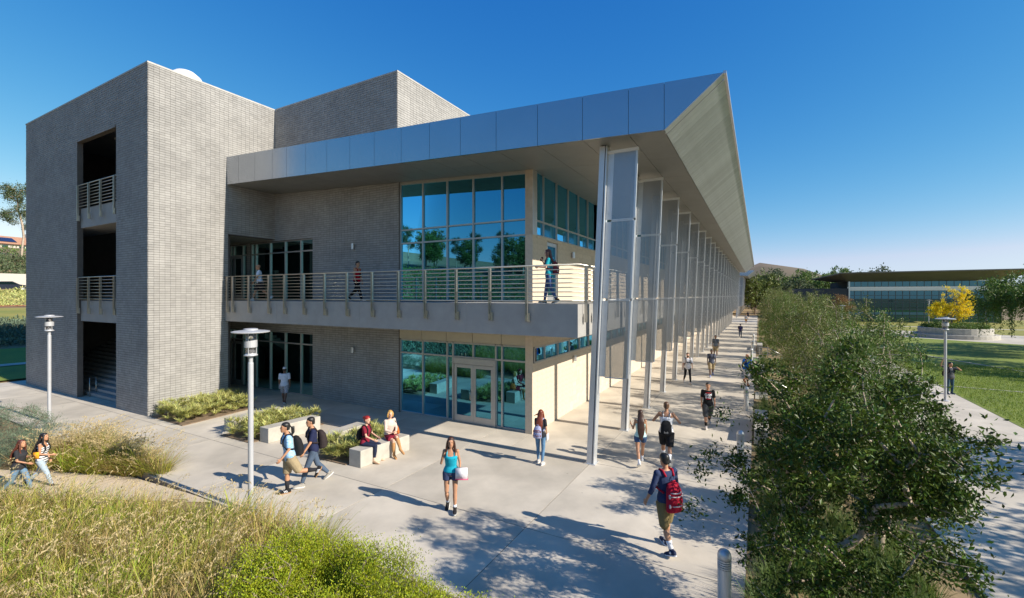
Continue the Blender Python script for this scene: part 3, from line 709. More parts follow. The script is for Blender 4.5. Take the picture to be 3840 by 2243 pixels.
def handrail(y, lb):
    t = empty('handrail', (.05, y, 0), label=lb, cat='handrail', group='short stair handrails')
    for k, z in enumerate((.95, .78, .60, .42, .22, .06)):
        obj('rail', MB().tube([(0, 0, z), (.55, 0, z), (1.5, 0, z - .5)], .018 if k else .024, 6), MATS['alu'], t, smooth=True)
    for x, dz in ((0, 0), (.55, 0), (1.5, -.5)): obj('post', MB().tube([(x, 0, -.1 + dz), (x, 0, .95 + dz)], .024, 6), MATS['alu'], t)
    s = empty('garden_steps', (0, y, 0), label='concrete steps ' + lb.split(' beside ')[-1].join(('down to the garden by ', '')), cat='steps', group='garden steps')
    for k in range(4): obj('step', MB().box(-.15 + .38 * k, .4 + .38 * k if k < 3 else 3.6, .1, 1.9, -.6, -.02 - .13 * k), MATS['bench_concrete'], s)
handrail(24.7, 'metal stair handrail beside the tuft of grass')
handrail(40.0, 'farther metal stair handrail beside the hedge of trees')

# ------------------------------------------------------------------ vegetation helpers
def unit(a): return a / np.maximum(np.linalg.norm(a, axis=-1, keepdims=True), 1e-9)
def leaf_arrays(P, D, l, w, fold=.15):
    n = len(P); D = unit(D); S = unit(np.cross(D, rng.normal(size=(n, 3)))); Nn = np.cross(S, D)
    l = np.asarray(l).reshape(-1, 1) * np.ones((n, 1)); w = np.asarray(w).reshape(-1, 1) * np.ones((n, 1))
    V = np.stack([P, P + D * l * .55 + S * w * .5 + Nn * w * fold, P + D * l, P + D * l * .55 - S * w * .5 + Nn * w * fold], 1).reshape(-1, 3)
    b = np.arange(n)[:, None] * 4
    F = np.concatenate([b + np.array([[0, 1, 2]]), b + np.array([[0, 2, 3]])], 0)
    return V, F
def strand_arrays(P, D, l, w, bend, up=None):
    """bent tapering blades, 3 sections"""
    n = len(P); D = unit(D); l = l.reshape(-1, 1); w = w.reshape(-1, 1); bend = bend.reshape(-1, 1)
    H = D.copy(); H[:, 2] = 0; H = unit(H + 1e-6); S = np.stack([-H[:, 1], H[:, 0], np.zeros(n)], 1)
    a = rng.uniform(-.9, .9, (n, 1)); S = unit(S * np.cos(a) + H * np.sin(a))
    pts = []
    for t in (0, .4, .75, 1.0):
        c = P + D * l * t + (H * .55 - np.array([[0, 0, 1.0]]) * .75) * bend * l * t * t
        ww = w * (1 - t) ** .6 * .5
        pts += [c - S * ww, c + S * ww] if t < 1 else [c]
    V = np.stack(pts, 1).reshape(-1, 3); b = np.arange(n)[:, None] * 7
    F = np.concatenate([b + np.array([q]) for q in ((0, 1, 3), (0, 3, 2), (2, 3, 5), (2, 5, 4), (4, 5, 6))], 0)
    return V, F
def merge(parts):
    V = []; F = []; b = 0
    for v, f in parts: V.append(v); F.append(f + b); b += len(v)
    return np.concatenate(V), np.concatenate(F)

def skeleton(tips, trunk, r_tip=.006, jitter=.06, order=None):
    """connect the tips to a trunk polyline; returns nodes, parents, radii, tip node ids"""
    nodes = [np.array(p, float) for p in trunk]; par = [-1] + list(range(len(trunk) - 1)); plen = [0.0]
    for i in range(1, len(trunk)): plen.append(plen[-1] + np.linalg.norm(nodes[i] - nodes[i - 1]))
    c = np.array(trunk[-1]); ids = []
    first = max(0, len(trunk) // 2 - 1)
    ordr = sorted(range(len(tips)), key=lambda i: np.linalg.norm(tips[i] - c))
    for i in ordr:
        t = tips[i]; A = np.array(nodes); d = np.linalg.norm(A - t, axis=1) + .22 * np.array(plen)
        d[:first] += 50
        j = int(np.argmin(d)); p = nodes[j]; L = np.linalg.norm(t - p); k = max(1, int(L / .28)); k = min(k, 6); last = j
        for q in range(1, k + 1):
            f = q / k; pos = p + (t - p) * f
            if q < k: pos = pos + rng.normal(size=3) * jitter * min(L, 1.0) + np.array([0, 0, .10 * L * math.sin(math.pi * f)])
            nodes.append(pos); par.append(last); plen.append(plen[last] + L / k); last = len(nodes) - 1
        ids.append(last)
    cnt = np.zeros(len(nodes))
    for i in ids: cnt[i] += 1
    for i in range(len(nodes) - 1, 0, -1): cnt[par[i]] += cnt[i]
    rad = r_tip * np.maximum(cnt, 1) ** .5
    return np.array(nodes), par, rad, ids
def branch_mesh(nodes, par, rad, n=5):
    V = []; F = []; b = 0; ang = np.arange(n) * 2 * np.pi / n
    for i in range(1, len(nodes)):
        p = nodes[par[i]]; q = nodes[i]; d = q - p; L = np.linalg.norm(d)
        if L < 1e-4: continue
        d = d / L; u = np.cross(d, [0, 0, 1.] if abs(d[2]) < .9 else [0, 1., 0]); u /= np.linalg.norm(u); w = np.cross(d, u)
        ring = np.outer(np.cos(ang), u) + np.outer(np.sin(ang), w)
        r0 = min(rad[par[i]], rad[i] * 1.5)
        V.append(p + ring * r0); V.append(q + ring * rad[i])
        for k in range(n): F.append((b + k, b + (k + 1) % n, b + n + (k + 1) % n, b + n + k))
        b += 2 * n
    return np.concatenate(V), np.array(F)
def crown_points(n, c, rx, ry, rz, surf=.45, lump=.35, seed=0, zmin=-1.0):
    g = np.random.default_rng(seed); K = unit(g.normal(size=(9, 3))); A = g.uniform(-1, 1, 9); out = []
    while len(out) < n:
        d = unit(g.normal(size=(1, 3)))[0]
        if d[2] < zmin: continue
        m = 1 + lump * np.sum(A * np.maximum(0, K @ d - .55)) * 1.6
        r = g.uniform(surf ** 3, 1) ** (1 / 3.) * m
        out.append(np.array(c) + d * r * np.array([rx, ry, rz]))
    return np.array(out)
def make_tree(name, leafm, barkm, tips, trunk, nleaf, ll, lw, spread=.12, r_tip=.006, droop=0.0, fold=.15, along=.3, loc=(0, 0, 0), parts=None, **kw):
    t = empty(name, loc, **kw)
    nd, par, rad, ids = skeleton(tips, trunk, r_tip)
    V, F = branch_mesh(nd, par, rad); obj('trunk', npmesh('trunk', V, F, True), MATS[barkm], t)
    T = nd[ids]; Pd = unit(T - nd[[par[i] for i in ids]])
    P = np.repeat(T, nleaf, 0); Dd = np.repeat(Pd, nleaf, 0); n = len(P)
    back = rng.uniform(0, along, (n, 1)); P = P - Dd * back + rng.normal(size=(n, 3)) * spread * (0.35 + back / max(along, .01))
    D = Dd * .5 + rng.normal(size=(n, 3)) * .75 + np.array([[0, 0, .15 - droop]])
    s = rng.uniform(.65, 1.2, n)
    V, F = leaf_arrays(P, D, ll * s, lw * s, fold); obj('crown', npmesh('crown', V, F), MATS[leafm], t)
    return t

# --- the big dark tree in front and its neighbours
TC = crown_points(340, (0.0, 0.1, 2.35), 1.36, 1.5, 1.9, surf=.3, lump=.85, seed=3, zmin=-.8)
cc = crown_points(58, (0.0, 0.1, 2.35), 1.3, 1.45, 1.8, surf=.42, lump=.35, seed=4, zmin=-.75)
cc = np.stack([np.clip(cc[:, 0], -1.35, 1.25), cc[:, 1], np.minimum(cc[:, 2], 4.0)], 1)
TC = np.repeat(cc, 6, 0) + rng.normal(size=(58 * 6, 3)) * np.array([[.17, .17, .13]])
TC = np.concatenate([TC, [(.3, .6, 4.5), (.25, .65, 4.3), (.35, .55, 4.4), (.2, .6, 4.1), (.45, .5, 4.0), (-1.75, .5, 2.2), (-1.6, .3, 2.6), (-1.9, .2, 1.7), (1.55, .8, 2.9), (1.65, .6, 2.4), (-1.5, .9, 3.1), (1.4, .3, 1.9)]])
TC[:, 0] = np.where(TC[:, 0] > 0, TC[:, 0] * .95, TC[:, 0])
make_tree('broadleaf_tree', 'leaf_dark', 'bark_pale', TC, [(0, 0, 0), (.03, .02, .4), (0, .05, .8), (.06, .02, 1.2), (.1, .08, 1.6)], 100, .074, .032, spread=.10, r_tip=.0046, along=.22, loc=(.88, 7.6, -.15),
          label='large dark glossy-leaved tree in the right foreground', cat='tree', group='broad-leaved trees beside the walkway')
cc = crown_points(46, (0, 0, 2.2), 1.35, 1.4, 1.6, surf=.45, lump=.3, seed=11, zmin=-.75)
TC2 = np.repeat(cc, 6, 0) + rng.normal(size=(46 * 6, 3)) * .17
make_tree('broadleaf_tree', 'leaf_dark', 'bark_pale', TC2, [(0, 0, 0), (.03, .02, .5), (0, .05, .9), (.06, .02, 1.3)], 110, .075, .032, spread=.1, r_tip=.0055, along=.22, loc=(2.1, 11.4, -.3),
          label='dark glossy-leaved tree just behind the large foreground tree', cat='tree', group='broad-leaved trees beside the walkway')
# --- row of olive-green trees along the walkway: three kinds, copied
protos = []
for k in range(3):
    tp = crown_points(260, (0, 0, 2.75), 1.55, 1.9, 2.25, surf=.3, lump=.45, seed=20 + k, zmin=-.95)
    protos.append(make_tree('row_tree', 'leaf_olive' if k else 'leaf_green', 'bark_pale', tp, [(0, 0, 0), (.02, .02, .5), (-.03, .04, 1.0), (.04, 0, 1.5)], 110, .068, .027, spread=.12, r_tip=.0055, along=.3, cat='tree', group='row of olive-green trees along the walkway'))
rows = [(1.9, 15.2), (2.3, 19.6), (1.7, 23.2), (2.1, 27.4), (1.8, 31.6), (2.3, 35.6), (1.9, 40.4), (2.1, 45.2), (1.8, 50.0), (2.2, 55.0), (1.9, 60.5), (2.2, 66.5), (2.0, 73), (2.2, 80), (2.0, 88), (2.2, 97)]
ordn = ['first', 'second', 'third', 'fourth', 'fifth', 'sixth', 'seventh', 'eighth', 'ninth', 'tenth', 'eleventh', 'twelfth', 'thirteenth', 'fourteenth', 'fifteenth', 'sixteenth']
for i, (x, y) in enumerate(rows):
    pr = protos[i % 3]; sc = (1.0, 1.0, 1.0 + .018 * i + .04 * math.sin(i * 2.3)) if i < 10 else (1.15, 1.3, 1.2)
    lb = f'olive-green tree, {ordn[i]} in the walkway row behind the dark trees' if i < 15 else 'olive-green tree at the far end of the walkway row'
    loc = (x + (.6 if y < 36 else .3), y, -.25)
    if i < 3: pr.location = loc; pr.rotation_euler.z = i * 1.3; pr.scale = sc; pr['label'] = lb
    else: copy_tree(pr, None, loc, i * 1.7, sc, label=lb)

# --- tufts of green grass along the walkway edge
def tufts(name, pts, nb, l, mat_, label, cat='grass', wd=.012, lean=.55, bend=.45):
    P = np.repeat(pts, nb, 0); n = len(P); a = rng.uniform(0, 2 * np.pi, n); s = rng.uniform(.05, lean, n)
    D = np.stack([np.cos(a) * s, np.sin(a) * s, np.ones(n)], 1); P = P + np.stack([np.cos(a), np.sin(a), 0 * a], 1) * rng.uniform(0, .10, (n, 1))
    V, F = strand_arrays(P, D, rng.uniform(.55, 1.1, n) * l, rng.uniform(.6, 1.2, n) * wd, rng.uniform(.2, 1, n) * bend)
    return obj(name, npmesh(name, V, F), MATS[mat_], label=label, cat=cat, kind='stuff')
pts = []
for y0, y1, x0, x1, dn in ((2.2, 10, .0, 2.6, 13.0), (10, 16.6, .05, 2.8, 6.0), (20.4, 24.2, .05, 1.6, 4.5), (26.8, 30.4, .05, 1.8, 4.5), (33.8, 39.6, .1, 2.0, 3), (42, 100, .1, 2.6, 1.5)):
    for k in range(int((y1 - y0) * (x1 - x0) * dn)):
        x = random.uniform(x0, x1); y = random.uniform(y0, y1); pts.append((x, y, float(ground_z(x, y))))
tufts('border_grass', np.array(pts), 70, .75, 'blade_tuft', 'green grass tufts bordering the walkway under the trees')

# --- strappy planting in the three beds
def strap_bed(poly, label, h=.55, dens=34):
    xs_ = [p[0] for p in poly]; ys_ = [p[1] for p in poly]
    def inside(x, y):
        c = False; n = len(poly)
        for i in range(n):
            x1, y1 = poly[i]; x2, y2 = poly[(i + 1) % n]
            if (y1 > y) != (y2 > y) and x < (x2 - x1) * (y - y1) / (y2 - y1) + x1: c = not c
        return c
    area = (max(xs_) - min(xs_)) * (max(ys_) - min(ys_)); P = []
    for k in range(int(area * dens)):
        x = random.uniform(min(xs_), max(xs_)); y = random.uniform(min(ys_), max(ys_))
        if inside(x, y): P.append((x, y, random.uniform(.08, h)))
    P = np.array(P); nb = 34; Q = np.repeat(P, nb, 0); n = len(Q); a = rng.uniform(0, 2 * np.pi, n); s = rng.uniform(.2, 1.3, n)
    D = np.stack([np.cos(a) * s, np.sin(a) * s, np.ones(n)], 1)
    V, F = strand_arrays(Q, D, rng.uniform(.5, 1.1, n) * .34, rng.uniform(.7, 1.2, n) * .032, rng.uniform(.1, .7, n))
    obj('strap_leaf_planting', npmesh('strap', V, F), MATS['leaf_strap'], label=label, cat='planting', kind='stuff')
    obj('planting_bed', MB().prism([(x, y, -.1) for x, y in poly], [(x, y, .03) for x, y in poly]), MATS['soil'], kind='structure')
strap_bed([(-21.9, 9.0), (-19.3, 8.95), (-19.6, 12.0), (-21.9, 12.0)], 'yellow-green strappy plants along the tower wall')
strap_bed([(-16.8, 9.0), (-15.05, 9.0), (-14.75, 11.7), (-16.6, 11.9)], 'yellow-green strappy plants between two seat walls')
strap_bed([(-12.05, 9.15), (-10.65, 9.2), (-10.4, 11.2), (-12.05, 11.5)], 'yellow-green strappy plants behind the seated women')

# --- tall fountain grass in the foreground and at the left
def in_bed(x, y):
    if x > -4.6 or x < -27: return False
    if y > (5.75 if x > -14 else 6.35): return False
    # path band
    yc1 = np.interp(x, [-30, -24, -20, -17.7, -15.6, -13.9], [1.6, 3.1, 4.35, 5.3, 5.98, 6.4]); yc2 = np.interp(x, [-30, -24, -20, -17, -14.4, -11.6, -10.2], [-.4, 1.0, 2.3, 3.7, 5.0, 5.9, 6.4])
    return not (yc2 - np.interp(x, [-17, -12, -9.5], [1.25, .8, .1]) < y < yc1 + .05)
def fountain(name, pts, label, sz=1.0, plumes=10, tan=.5):
    n0 = len(pts); kind = np.sin(pts[:, 0] * 1.9 + 1.3 * np.sin(pts[:, 1] * 1.1)) * np.cos(pts[:, 1] * 1.7 + .6) + rng.normal(size=n0) * .45 + (.75 - tan)
    cs = rng.uniform(.55, 1.32, n0) * sz; la = rng.uniform(0, 2 * np.pi, n0)
    for mat_, sel, nm in (('blade_green', 1, 'g'), ('blade_tan', 0, 't')):
        nbs = np.where((kind > 0) == bool(sel), 78, 26); P = np.repeat(pts, nbs, 0); n = len(P); a = rng.uniform(0, 2 * np.pi, n); s = rng.uniform(.05, .8, n)
        sc = np.repeat(cs, nbs); l0 = np.repeat(la, nbs)
        D = np.stack([np.cos(a) * s + .12 + .15 * np.cos(l0), np.sin(a) * s + .05 + .15 * np.sin(l0), np.ones(n)], 1); P = P + np.stack([np.cos(a), np.sin(a), 0 * a], 1) * rng.uniform(0, .11, (n, 1)) * sc[:, None]
        V, F = strand_arrays(P, D, rng.uniform(.55, 1.1, n) * .95 * sc, rng.uniform(.6, 1.25, n) * .016, rng.uniform(.2, 1, n) * .55)
        obj(name, npmesh(name, V, F), MATS[mat_], label=label + (' with green blades' if nm == 'g' else ' with dry straw blades'), cat='grass', kind='stuff')
    nbs = rng.integers(0, plumes * 2, n0); P = np.repeat(pts, nbs, 0); n = len(P); a = rng.uniform(0, 2 * np.pi, n); s = rng.uniform(.1, .65, n); sc = np.repeat(cs, nbs)[:, None]
    D = unit(np.stack([np.cos(a) * s + .2, np.sin(a) * s + .1, np.ones(n)], 1)); l = rng.uniform(.8, 1.15, (n, 1)) * .92 * sc
    Hh = D.copy(); Hh[:, 2] = 0; Hh = unit(Hh); tip0 = P + D * l; parts = []
    V, F = strand_arrays(P, D, l.ravel(), np.full(n, .005), np.full(n, .05)); parts.append((V, F))
    ax = unit(Hh * .5 + np.array([[0, 0, .8]])); pl = rng.uniform(.16, .28, (n, 1))
    k = 9
    for q in range(k):
        f = q / k; c = tip0 + ax * pl * f - np.array([[0, 0, 1.]]) * pl * .55 * f * f + Hh * pl * .35 * f * f
        d = ax + rng.normal(size=(n, 3)) * .32
        V, F = leaf_arrays(c, d, .06 * (1 - .4 * f), .017); parts.append((V, F))
    V, F = merge(parts); obj(name + '_plume', npmesh(name, V, F), MATS['plume'], label=label + ', feathery tan seed plumes', cat='grass', kind='stuff')
A = []; B = []
def shrubzone(x, y): return x > -6.9 + (5.2 - y) * .1
for k in range(6500):
    x = random.uniform(-24, -4.6); y = random.uniform(-.8, 6.35)
    if not in_bed(x, y): continue
    yc1 = np.interp(x, [-30, -24, -20, -17.7, -15.6, -13.9], [1.6, 3.1, 4.35, 5.3, 5.98, 6.4])
    if x < -14.6 and y > yc1:
        if x > -19.3: B.append((x, y, float(ground_z(x, y))))
    elif not shrubzone(x, y) and (x > -19): A.append((x, y, float(ground_z(x, y))))
A = np.array(A[:860]); B = np.array(B[:150])
fountain('fountain_grass', A, 'tall fountain grass filling the left foreground', 1.0, 4)
fountain('path_grass', B, 'clump of fountain grass between the path and the tower walkway', .95, 9, .6)
# blue-green juniper mass left
def shrub(name, mat_, c, rx, ry, h, n, ll, lw, label, seed, group=None, up=.5, stems=True, cat='shrub'):
    t = empty(name, c, label=label, cat=cat, group=group)
    g = np.random.default_rng(seed); tips = crown_points(max(40, n // 90), (0, 0, h * .35), rx, ry, h * .65, surf=.55, lump=.8, seed=seed, zmin=-.3)
    nd, par, rad, ids = skeleton(tips, [(0, 0, -.1), (.02, 0, h * .15)], .0022)
    V, F = branch_mesh(nd, par, rad, 4); obj('stems', npmesh('stems', V, F), MATS['bark'], t)
    k = n // len(tips); T = nd[ids]; P = np.repeat(T, k, 0); m_ = len(P); Dd = np.repeat(unit(T - np.array([[0, 0, 0.]])), k, 0)
    back = rng.uniform(0, 1, (m_, 1)); P = P - Dd * back * .28 + rng.normal(size=(m_, 3)) * .07
    D = Dd * .6 + rng.normal(size=(m_, 3)) * .6 + np.array([[0, 0, up]])
    s = rng.uniform(.6, 1.25, m_); V, F = leaf_arrays(P, D, ll * s, lw * s); obj('foliage', npmesh('foliage', V, F), MATS[mat_], t)
    return t
for i, (x, y, rx, ry, h) in enumerate(((-20.6, 5.0, 1.5, 1.0, 1.0), (-22.6, 5.6, 1.6, 1.0, 1.1), (-23.2, 4.2, 1.7, 1.2, 1.0), (-25.5, 5.0, 1.8, 1.3, 1.15), (-20.9, 4.1, 1.3, .7, .8), (-27.5, 4.2, 1.8, 1.4, 1.1))):
    shrub('juniper', 'leaf_juniper', (x, y, float(ground_z(x, y))), rx, ry, h, 9000, .075, .010, 'spreading blue-green juniper ' + ('beside the dry grass clump', 'below the left street lamp', 'in the middle of the juniper mass', 'at the left picture edge', 'nearest the path', 'farthest out at the left')[i], 40 + i, 'junipers left of the path')
sl = (('bright lime-green shrub with the highest top at the bottom edge', -5.85, 5.20, .75, .6, 1.1), ('bright lime-green shrub bulging over the plaza edge, rightmost but one', -4.25, 5.15, .65, .5, .85), ('bright lime-green shrub nearest the tall grass', -6.55, 4.65, .7, .65, 1.0),
      ('bright lime-green shrub in the middle of the bottom edge', -5.00, 4.85, .8, .6, 1.05), ('lime-green shrub low at the bottom edge in front of the middle one', -5.10, 4.15, .8, .6, 1.0), ('darker lime-green shrub among the foreground grass at the bottom', -6.20, 3.95, .75, .6, .95), ('lime-green shrub low in the bottom right of the planting', -4.20, 4.45, .7, .6, .85), ('small lime-green shrub at the right end of the planting', -3.45, 5.30, .6, .5, .8), ('lowest lime-green shrub reaching farthest onto the plaza', -3.15, 5.6, .4, .35, .5))
for i, (lb, x, y, rx, ry, h) in enumerate(sl):
    shrub('coyote_bush', 'leaf_lime', (x, y, float(ground_z(x, y))), rx, ry, h, 34000, .033, .015, lb, 60 + i, 'lime-green shrubs in the foreground', up=.8)

# ------------------------------------------------------------------ people
tmps = bpy.data.scenes.new('tmp_scene')
def evalmesh(o, name):
    tmps.collection.objects.link(o)
    with bpy.context.temp_override(scene=tmps, view_layer=tmps.view_layers[0]):
        dg = bpy.context.evaluated_depsgraph_get(); dg.update()
        r = bpy.data.meshes.new_from_object(o.evaluated_get(dg))
    r.name = name; bpy.data.objects.remove(o); return r
def fuse(mb, name, voxel=.012, smooth=3):
    me = mb.mesh(name); o = bpy.data.objects.new('tmp', me)
    m = o.modifiers.new('r', 'REMESH'); m.mode = 'VOXEL'; m.voxel_size = voxel; m.adaptivity = 0; m.use_smooth_shade = True
    s = o.modifiers.new('s', 'SMOOTH'); s.iterations = smooth; s.factor = .5
    r = evalmesh(o, name); bpy.data.meshes.remove(me)
    r.polygons.foreach_set('use_smooth', [True] * len(r.polygons)); return r

_cloth = {}
def cloth(c, rough=.85, spec=.25):
    k = tuple(c) + (rough,)
    if k not in _cloth: _cloth[k] = M('cloth_%d' % len(_cloth), c, rough, var=.13, scale=9, bump=.35, bscale=16, spec=spec)
    return _cloth[k]
SKIN = {'light': (.62, .36, .25), 'tan': (.46, .235, .135), 'brown': (.20, .10, .06), 'dark': (.10, .05, .03)}

WALK = dict(legs=[(24, 6, 0, 8), (-20, 28, 0, -38)])            # right then left: hip flex, knee flex, abduct, foot pitch
WALK2 = dict(legs=[(-18, 24, 0, -34), (22, 5, 0, 8)])
STAND = dict(legs=[(2, 2, 3, 0), (-2, 3, 3, 0)])
DOWN = [((.14, .05, -1), (.05, .3, -1)), ((.14, .05, -1), (.05, .3, -1))]
SWING = [((.12, -.35, -1), (.05, -.05, -1)), ((.12, .35, -1), (.05, .7, -.9))]

def person(label, loc, ang, h, pose, arms, outfit, female=False, skin='tan', lean=0, head=(0, 0), voxel=.012, group=None, absz=None):
    loc = Vector(loc); tc = Vector((-loc.x, -loc.y, 0)).normalized(); rr = Vector((-tc.y, tc.x, 0))
    fwd = tc * math.cos(R(ang)) + rr * math.sin(R(ang))
    root = empty('person', loc, math.atan2(-fwd.x, fwd.y), label=label, cat='person', group=group)
    s = h / 1.75; sk = cloth(SKIN[skin], .5, .4)
    hipw = .095 if not female else .10; shw = .185 if not female else .155
    fat = outfit.get('fat', 1.0)
    # --- joints
    P = Vector((0, 0, .93)); legs = []
    for side, (f, k, ab, fp) in zip((1, -1), pose['legs']):
        H = P + Vector((side * hipw, 0, -.03)); a = R(f); b = R(f - k); x = math.sin(R(ab)) * side
        K = H + Vector((x, math.sin(a), -math.cos(a))).normalized() * .42
        xs = pose.get('cross', 0) * (-side)
        A = K + Vector((x * .6 + xs, math.sin(b), -math.cos(b))).normalized() * .41
        fd = Vector((side * .12, math.cos(R(fp)), math.sin(R(fp)))).normalized()
        legs.append((H, K, A, fd))
    if absz is None:
        low = min(min(A.z - .085, (A + fd * .17).z - .03) for H, K, A, fd in legs); dz = -low
    else: dz = absz / s - .93 + .09
    sh = Vector((0, 0, dz)); P = P + sh; legs = [(H + sh, K + sh, A + sh, fd) for H, K, A, fd in legs]
    Lm = Matrix.Rotation(R(-lean), 4, 'X')
    def T(x, y, z): return P + (Lm @ Vector((x, y, z - .93)))
    ax = Vector((1, 0, 0)); ay = Lm @ Vector((0, 1, 0)); az = Lm @ Vector((0, 0, 1))
    S_ = [T(shw, 0, 1.425), T(-shw, 0, 1.425)]; arm = []
    for i, side in enumerate((1, -1)):
        u, f = arms[i]; u = Vector((u[0] * side, u[1], u[2])).normalized(); f = Vector((f[0] * side, f[1], f[2])).normalized()
        E = S_[i] + (Lm @ u) * .285; W = E + (Lm @ f) * .25; arm.append((S_[i], E, W, Lm @ f))
    Nb = T(0, -.005, 1.47); Hm = Lm @ Matrix.Rotation(R(head[0]), 4, 'Z') @ Matrix.Rotation(R(-head[1]), 4, 'X')
    HC = T(0, .02, 1.635)
    def HT(x, y, z): return HC + (Hm @ Vector((x, y, z)))
    hx, hy, hz = (Hm @ Vector((1, 0, 0))), (Hm @ Vector((0, 1, 0))), (Hm @ Vector((0, 0, 1)))
    tor = [(.84, .13, .085, 0), (.90, .168, .11, -.01), (.98, .165, .112, -.005), (1.07, .142, .098, 0), (1.18, .150, .105, .005), (1.30, .172, .115, .01), (1.39, .175, .10, 0), (1.445, .13, .075, -.005), (1.475, .07, .06, -.005)] if not female else \
          [(.84, .14, .09, 0), (.90, .175, .115, -.012), (.97, .170, .112, -.008), (1.08, .122, .088, 0), (1.18, .130, .10, .012), (1.29, .148, .118, .02), (1.37, .15, .095, .005), (1.435, .11, .07, -.005), (1.475, .058, .052, -.005)]
    tor = [(z, w * (1 + (fat - 1) * (1 if z < 1.35 else .4)), d * (1 + (fat - 1) * (1.3 if z < 1.3 else .4)), y) for z, w, d, y in tor]
    lr = (.082, .054, .050, .036) if not female else (.086, .052, .047, .032)
    ar = (.046, .038, .036, .026) if not female else (.038, .031, .030, .023)
    def torso(mb, z0, z1, g, n=18, flare=0):
        zz = [q for q in tor if z0 < q[0] < z1]
        def at(z):
            for a, b in zip(tor[:-1], tor[1:]):
                if a[0] <= z <= b[0]:
                    t = (z - a[0]) / (b[0] - a[0]); return tuple(a[i] + (b[i] - a[i]) * t for i in range(4))
            return tor[0] if z < tor[0][0] else tor[-1]
        ring = [(z0, *at(z0)[1:])] + zz + [(z1, *at(z1)[1:])]
        mb.loft([(T(0, y, z), ax * (w + g + (flare if z < 1.0 else 0)), ay * (d + g + (flare if z < 1.0 else 0))) for z, w, d, y in ring], n)
    def leg(mb, i, f0, f1, g, taper=1.0):
        H, K, A, fd = legs[i]
        def at(t):
            if t < .5: return H.lerp(K, t * 2), lr[0] + (lr[1] - lr[0]) * t * 2
            tt = (t - .5) * 2; r = lr[2] + (lr[3] - lr[2]) * tt + .012 * math.sin(math.pi * min(1, tt * 1.3)) ; return K.lerp(A, tt), r
        ts = sorted({f0, f1, *[q for q in (.12, .25, .38, .47, .53, .6, .7, .85) if f0 < q < f1]})
        mb.tube([at(t)[0] for t in ts], [at(t)[1] + g * (1 if t < .55 else taper) for t in ts], 12)
    def armf(mb, i, f0, f1, g):
        S, E, W, f = arm[i]
        def at(t):
            return (S.lerp(E, t * 2), ar[0] + (ar[1] - ar[0]) * t * 2) if t < .5 else (E.lerp(W, (t - .5) * 2), ar[2] + (ar[3] - ar[2]) * (t - .5) * 2)
        ts = sorted({f0, f1, *[q for q in (.2, .45, .5, .55, .65, .8) if f0 < q < f1]})
        mb.tube([at(t)[0] for t in ts], [at(t)[1] + g for t in ts], 10)
    # --- body
    b = MB(); torso(b, .84, 1.475, 0)
    for i in (0, 1):
        b.capsule(legs[i][0], legs[i][0] + Vector((0, 0, .02)), lr[0] * 1.0, lr[0]); leg(b, i, 0, 1, 0)
        H, K, A, fd = legs[i]; b.capsule(K - Vector((0, 0, .01)), K + Vector((0, 0, .01)), lr[1] * 1.02, lr[1] * 1.02)
        dn = Vector((0, 0, -1)) if absz is None or True else Vector((0, 0, -1))
        up = (A - K).normalized(); heel = A + up * .045 - fd * .04; toe = A + up * .055 + fd * .15
        b.capsule(heel, toe, .036, .028)
        S, E, W, f = arm[i]; b.capsule(S, S + Vector((0, 0, .001)), ar[0] * 1.25, ar[0] * 1.2); armf(b, i, 0, 1, 0); b.capsule(E - f * .01, E + f * .01, ar[1], ar[1])
        # hand: palm, four curled fingers, thumb
        side = 1 if i == 0 else -1
        inward = (Vector((-side, .2, 0)) - f * f.dot(Vector((-side, .2, 0)))).normalized(); across = f.cross(inward)
        pc = W + f * .05
        b.loft([(W + f * .0, inward * .017, across * .026), (W + f * .03, inward * .018, across * .036), (W + f * .085, inward * .014, across * .041)], 10)
        for q, (o_, ln) in enumerate(((-.031, .058), (-.011, .072), (.010, .077), (.030, .068))):
            p0 = W + f * .08 + across * o_; p1 = p0 + (f + inward * .45).normalized() * ln * .55; p2 = p1 + (f * .6 + inward * .9).normalized() * ln * .5
            b.capsule(p0, p1, .0092, .0088, 6); b.capsule(p1, p2, .0088, .0075, 6)
        sgn = 1 if (across.dot(Vector((0, 1, 0))) > 0) else -1
        t0 = W + f * .03 + across * sgn * .032; t1 = t0 + (f * .7 + across * sgn * .8 + inward * .3).normalized() * .036; t2 = t1 + (f + inward * .4).normalized() * .03
        b.capsule(t0, t1, .012, .010, 6); b.capsule(t1, t2, .010, .008, 6)
    b.tube([T(0, -.01, 1.44), T(0, 0, 1.49), HT(0, -.012, -.05)], [.062, .052, .05] if not female else [.052, .043, .042], 12)
    prof = [(-.117, .028, .03, .045), (-.105, .042, .05, .035), (-.075, .056, .072, .02), (-.035, .066, .086, .008), (.02, .073, .096, 0), (.07, .072, .094, -.005), (.10, .056, .074, -.006), (.118, .025, .033, -.006)]
    b.loft([(HT(0, y, z), hx * w, hy * d) for z, w, d, y in prof], 16)
    b.capsule(HT(0, .094, .012), HT(0, .110, -.018), .010, .014, 6)
    for sd in (-1, 1): b.capsule(HT(sd * .076, -.005, .015), HT(sd * .078, -.006, -.02), .014, .011, 6)
    b.capsule(HT(-.02, .086, -.058), HT(.02, .086, -.058), .010, .010, 6)
    b.capsule(HT(-.04, .088, .035), HT(.04, .088, .035), .010, .010, 6)
    S3 = Matrix.Scale(s, 4)
    def carried(name, lb, cat):
        return empty(name, loc, root.rotation_euler.z, label=lb, cat=cat, group='things carried by the people')
    who = outfit.get('who', 'person')
    def add(name, mb, m, vox=voxel, sm=3, fz=True, par=None):
        mb.v = [tuple(Vector(v) * s) for v in mb.v]
        me = fuse(mb, name, vox, sm) if fz else mb.mesh(name, True)
        return obj(name, me, m, par or root)
    add('body', b, sk)
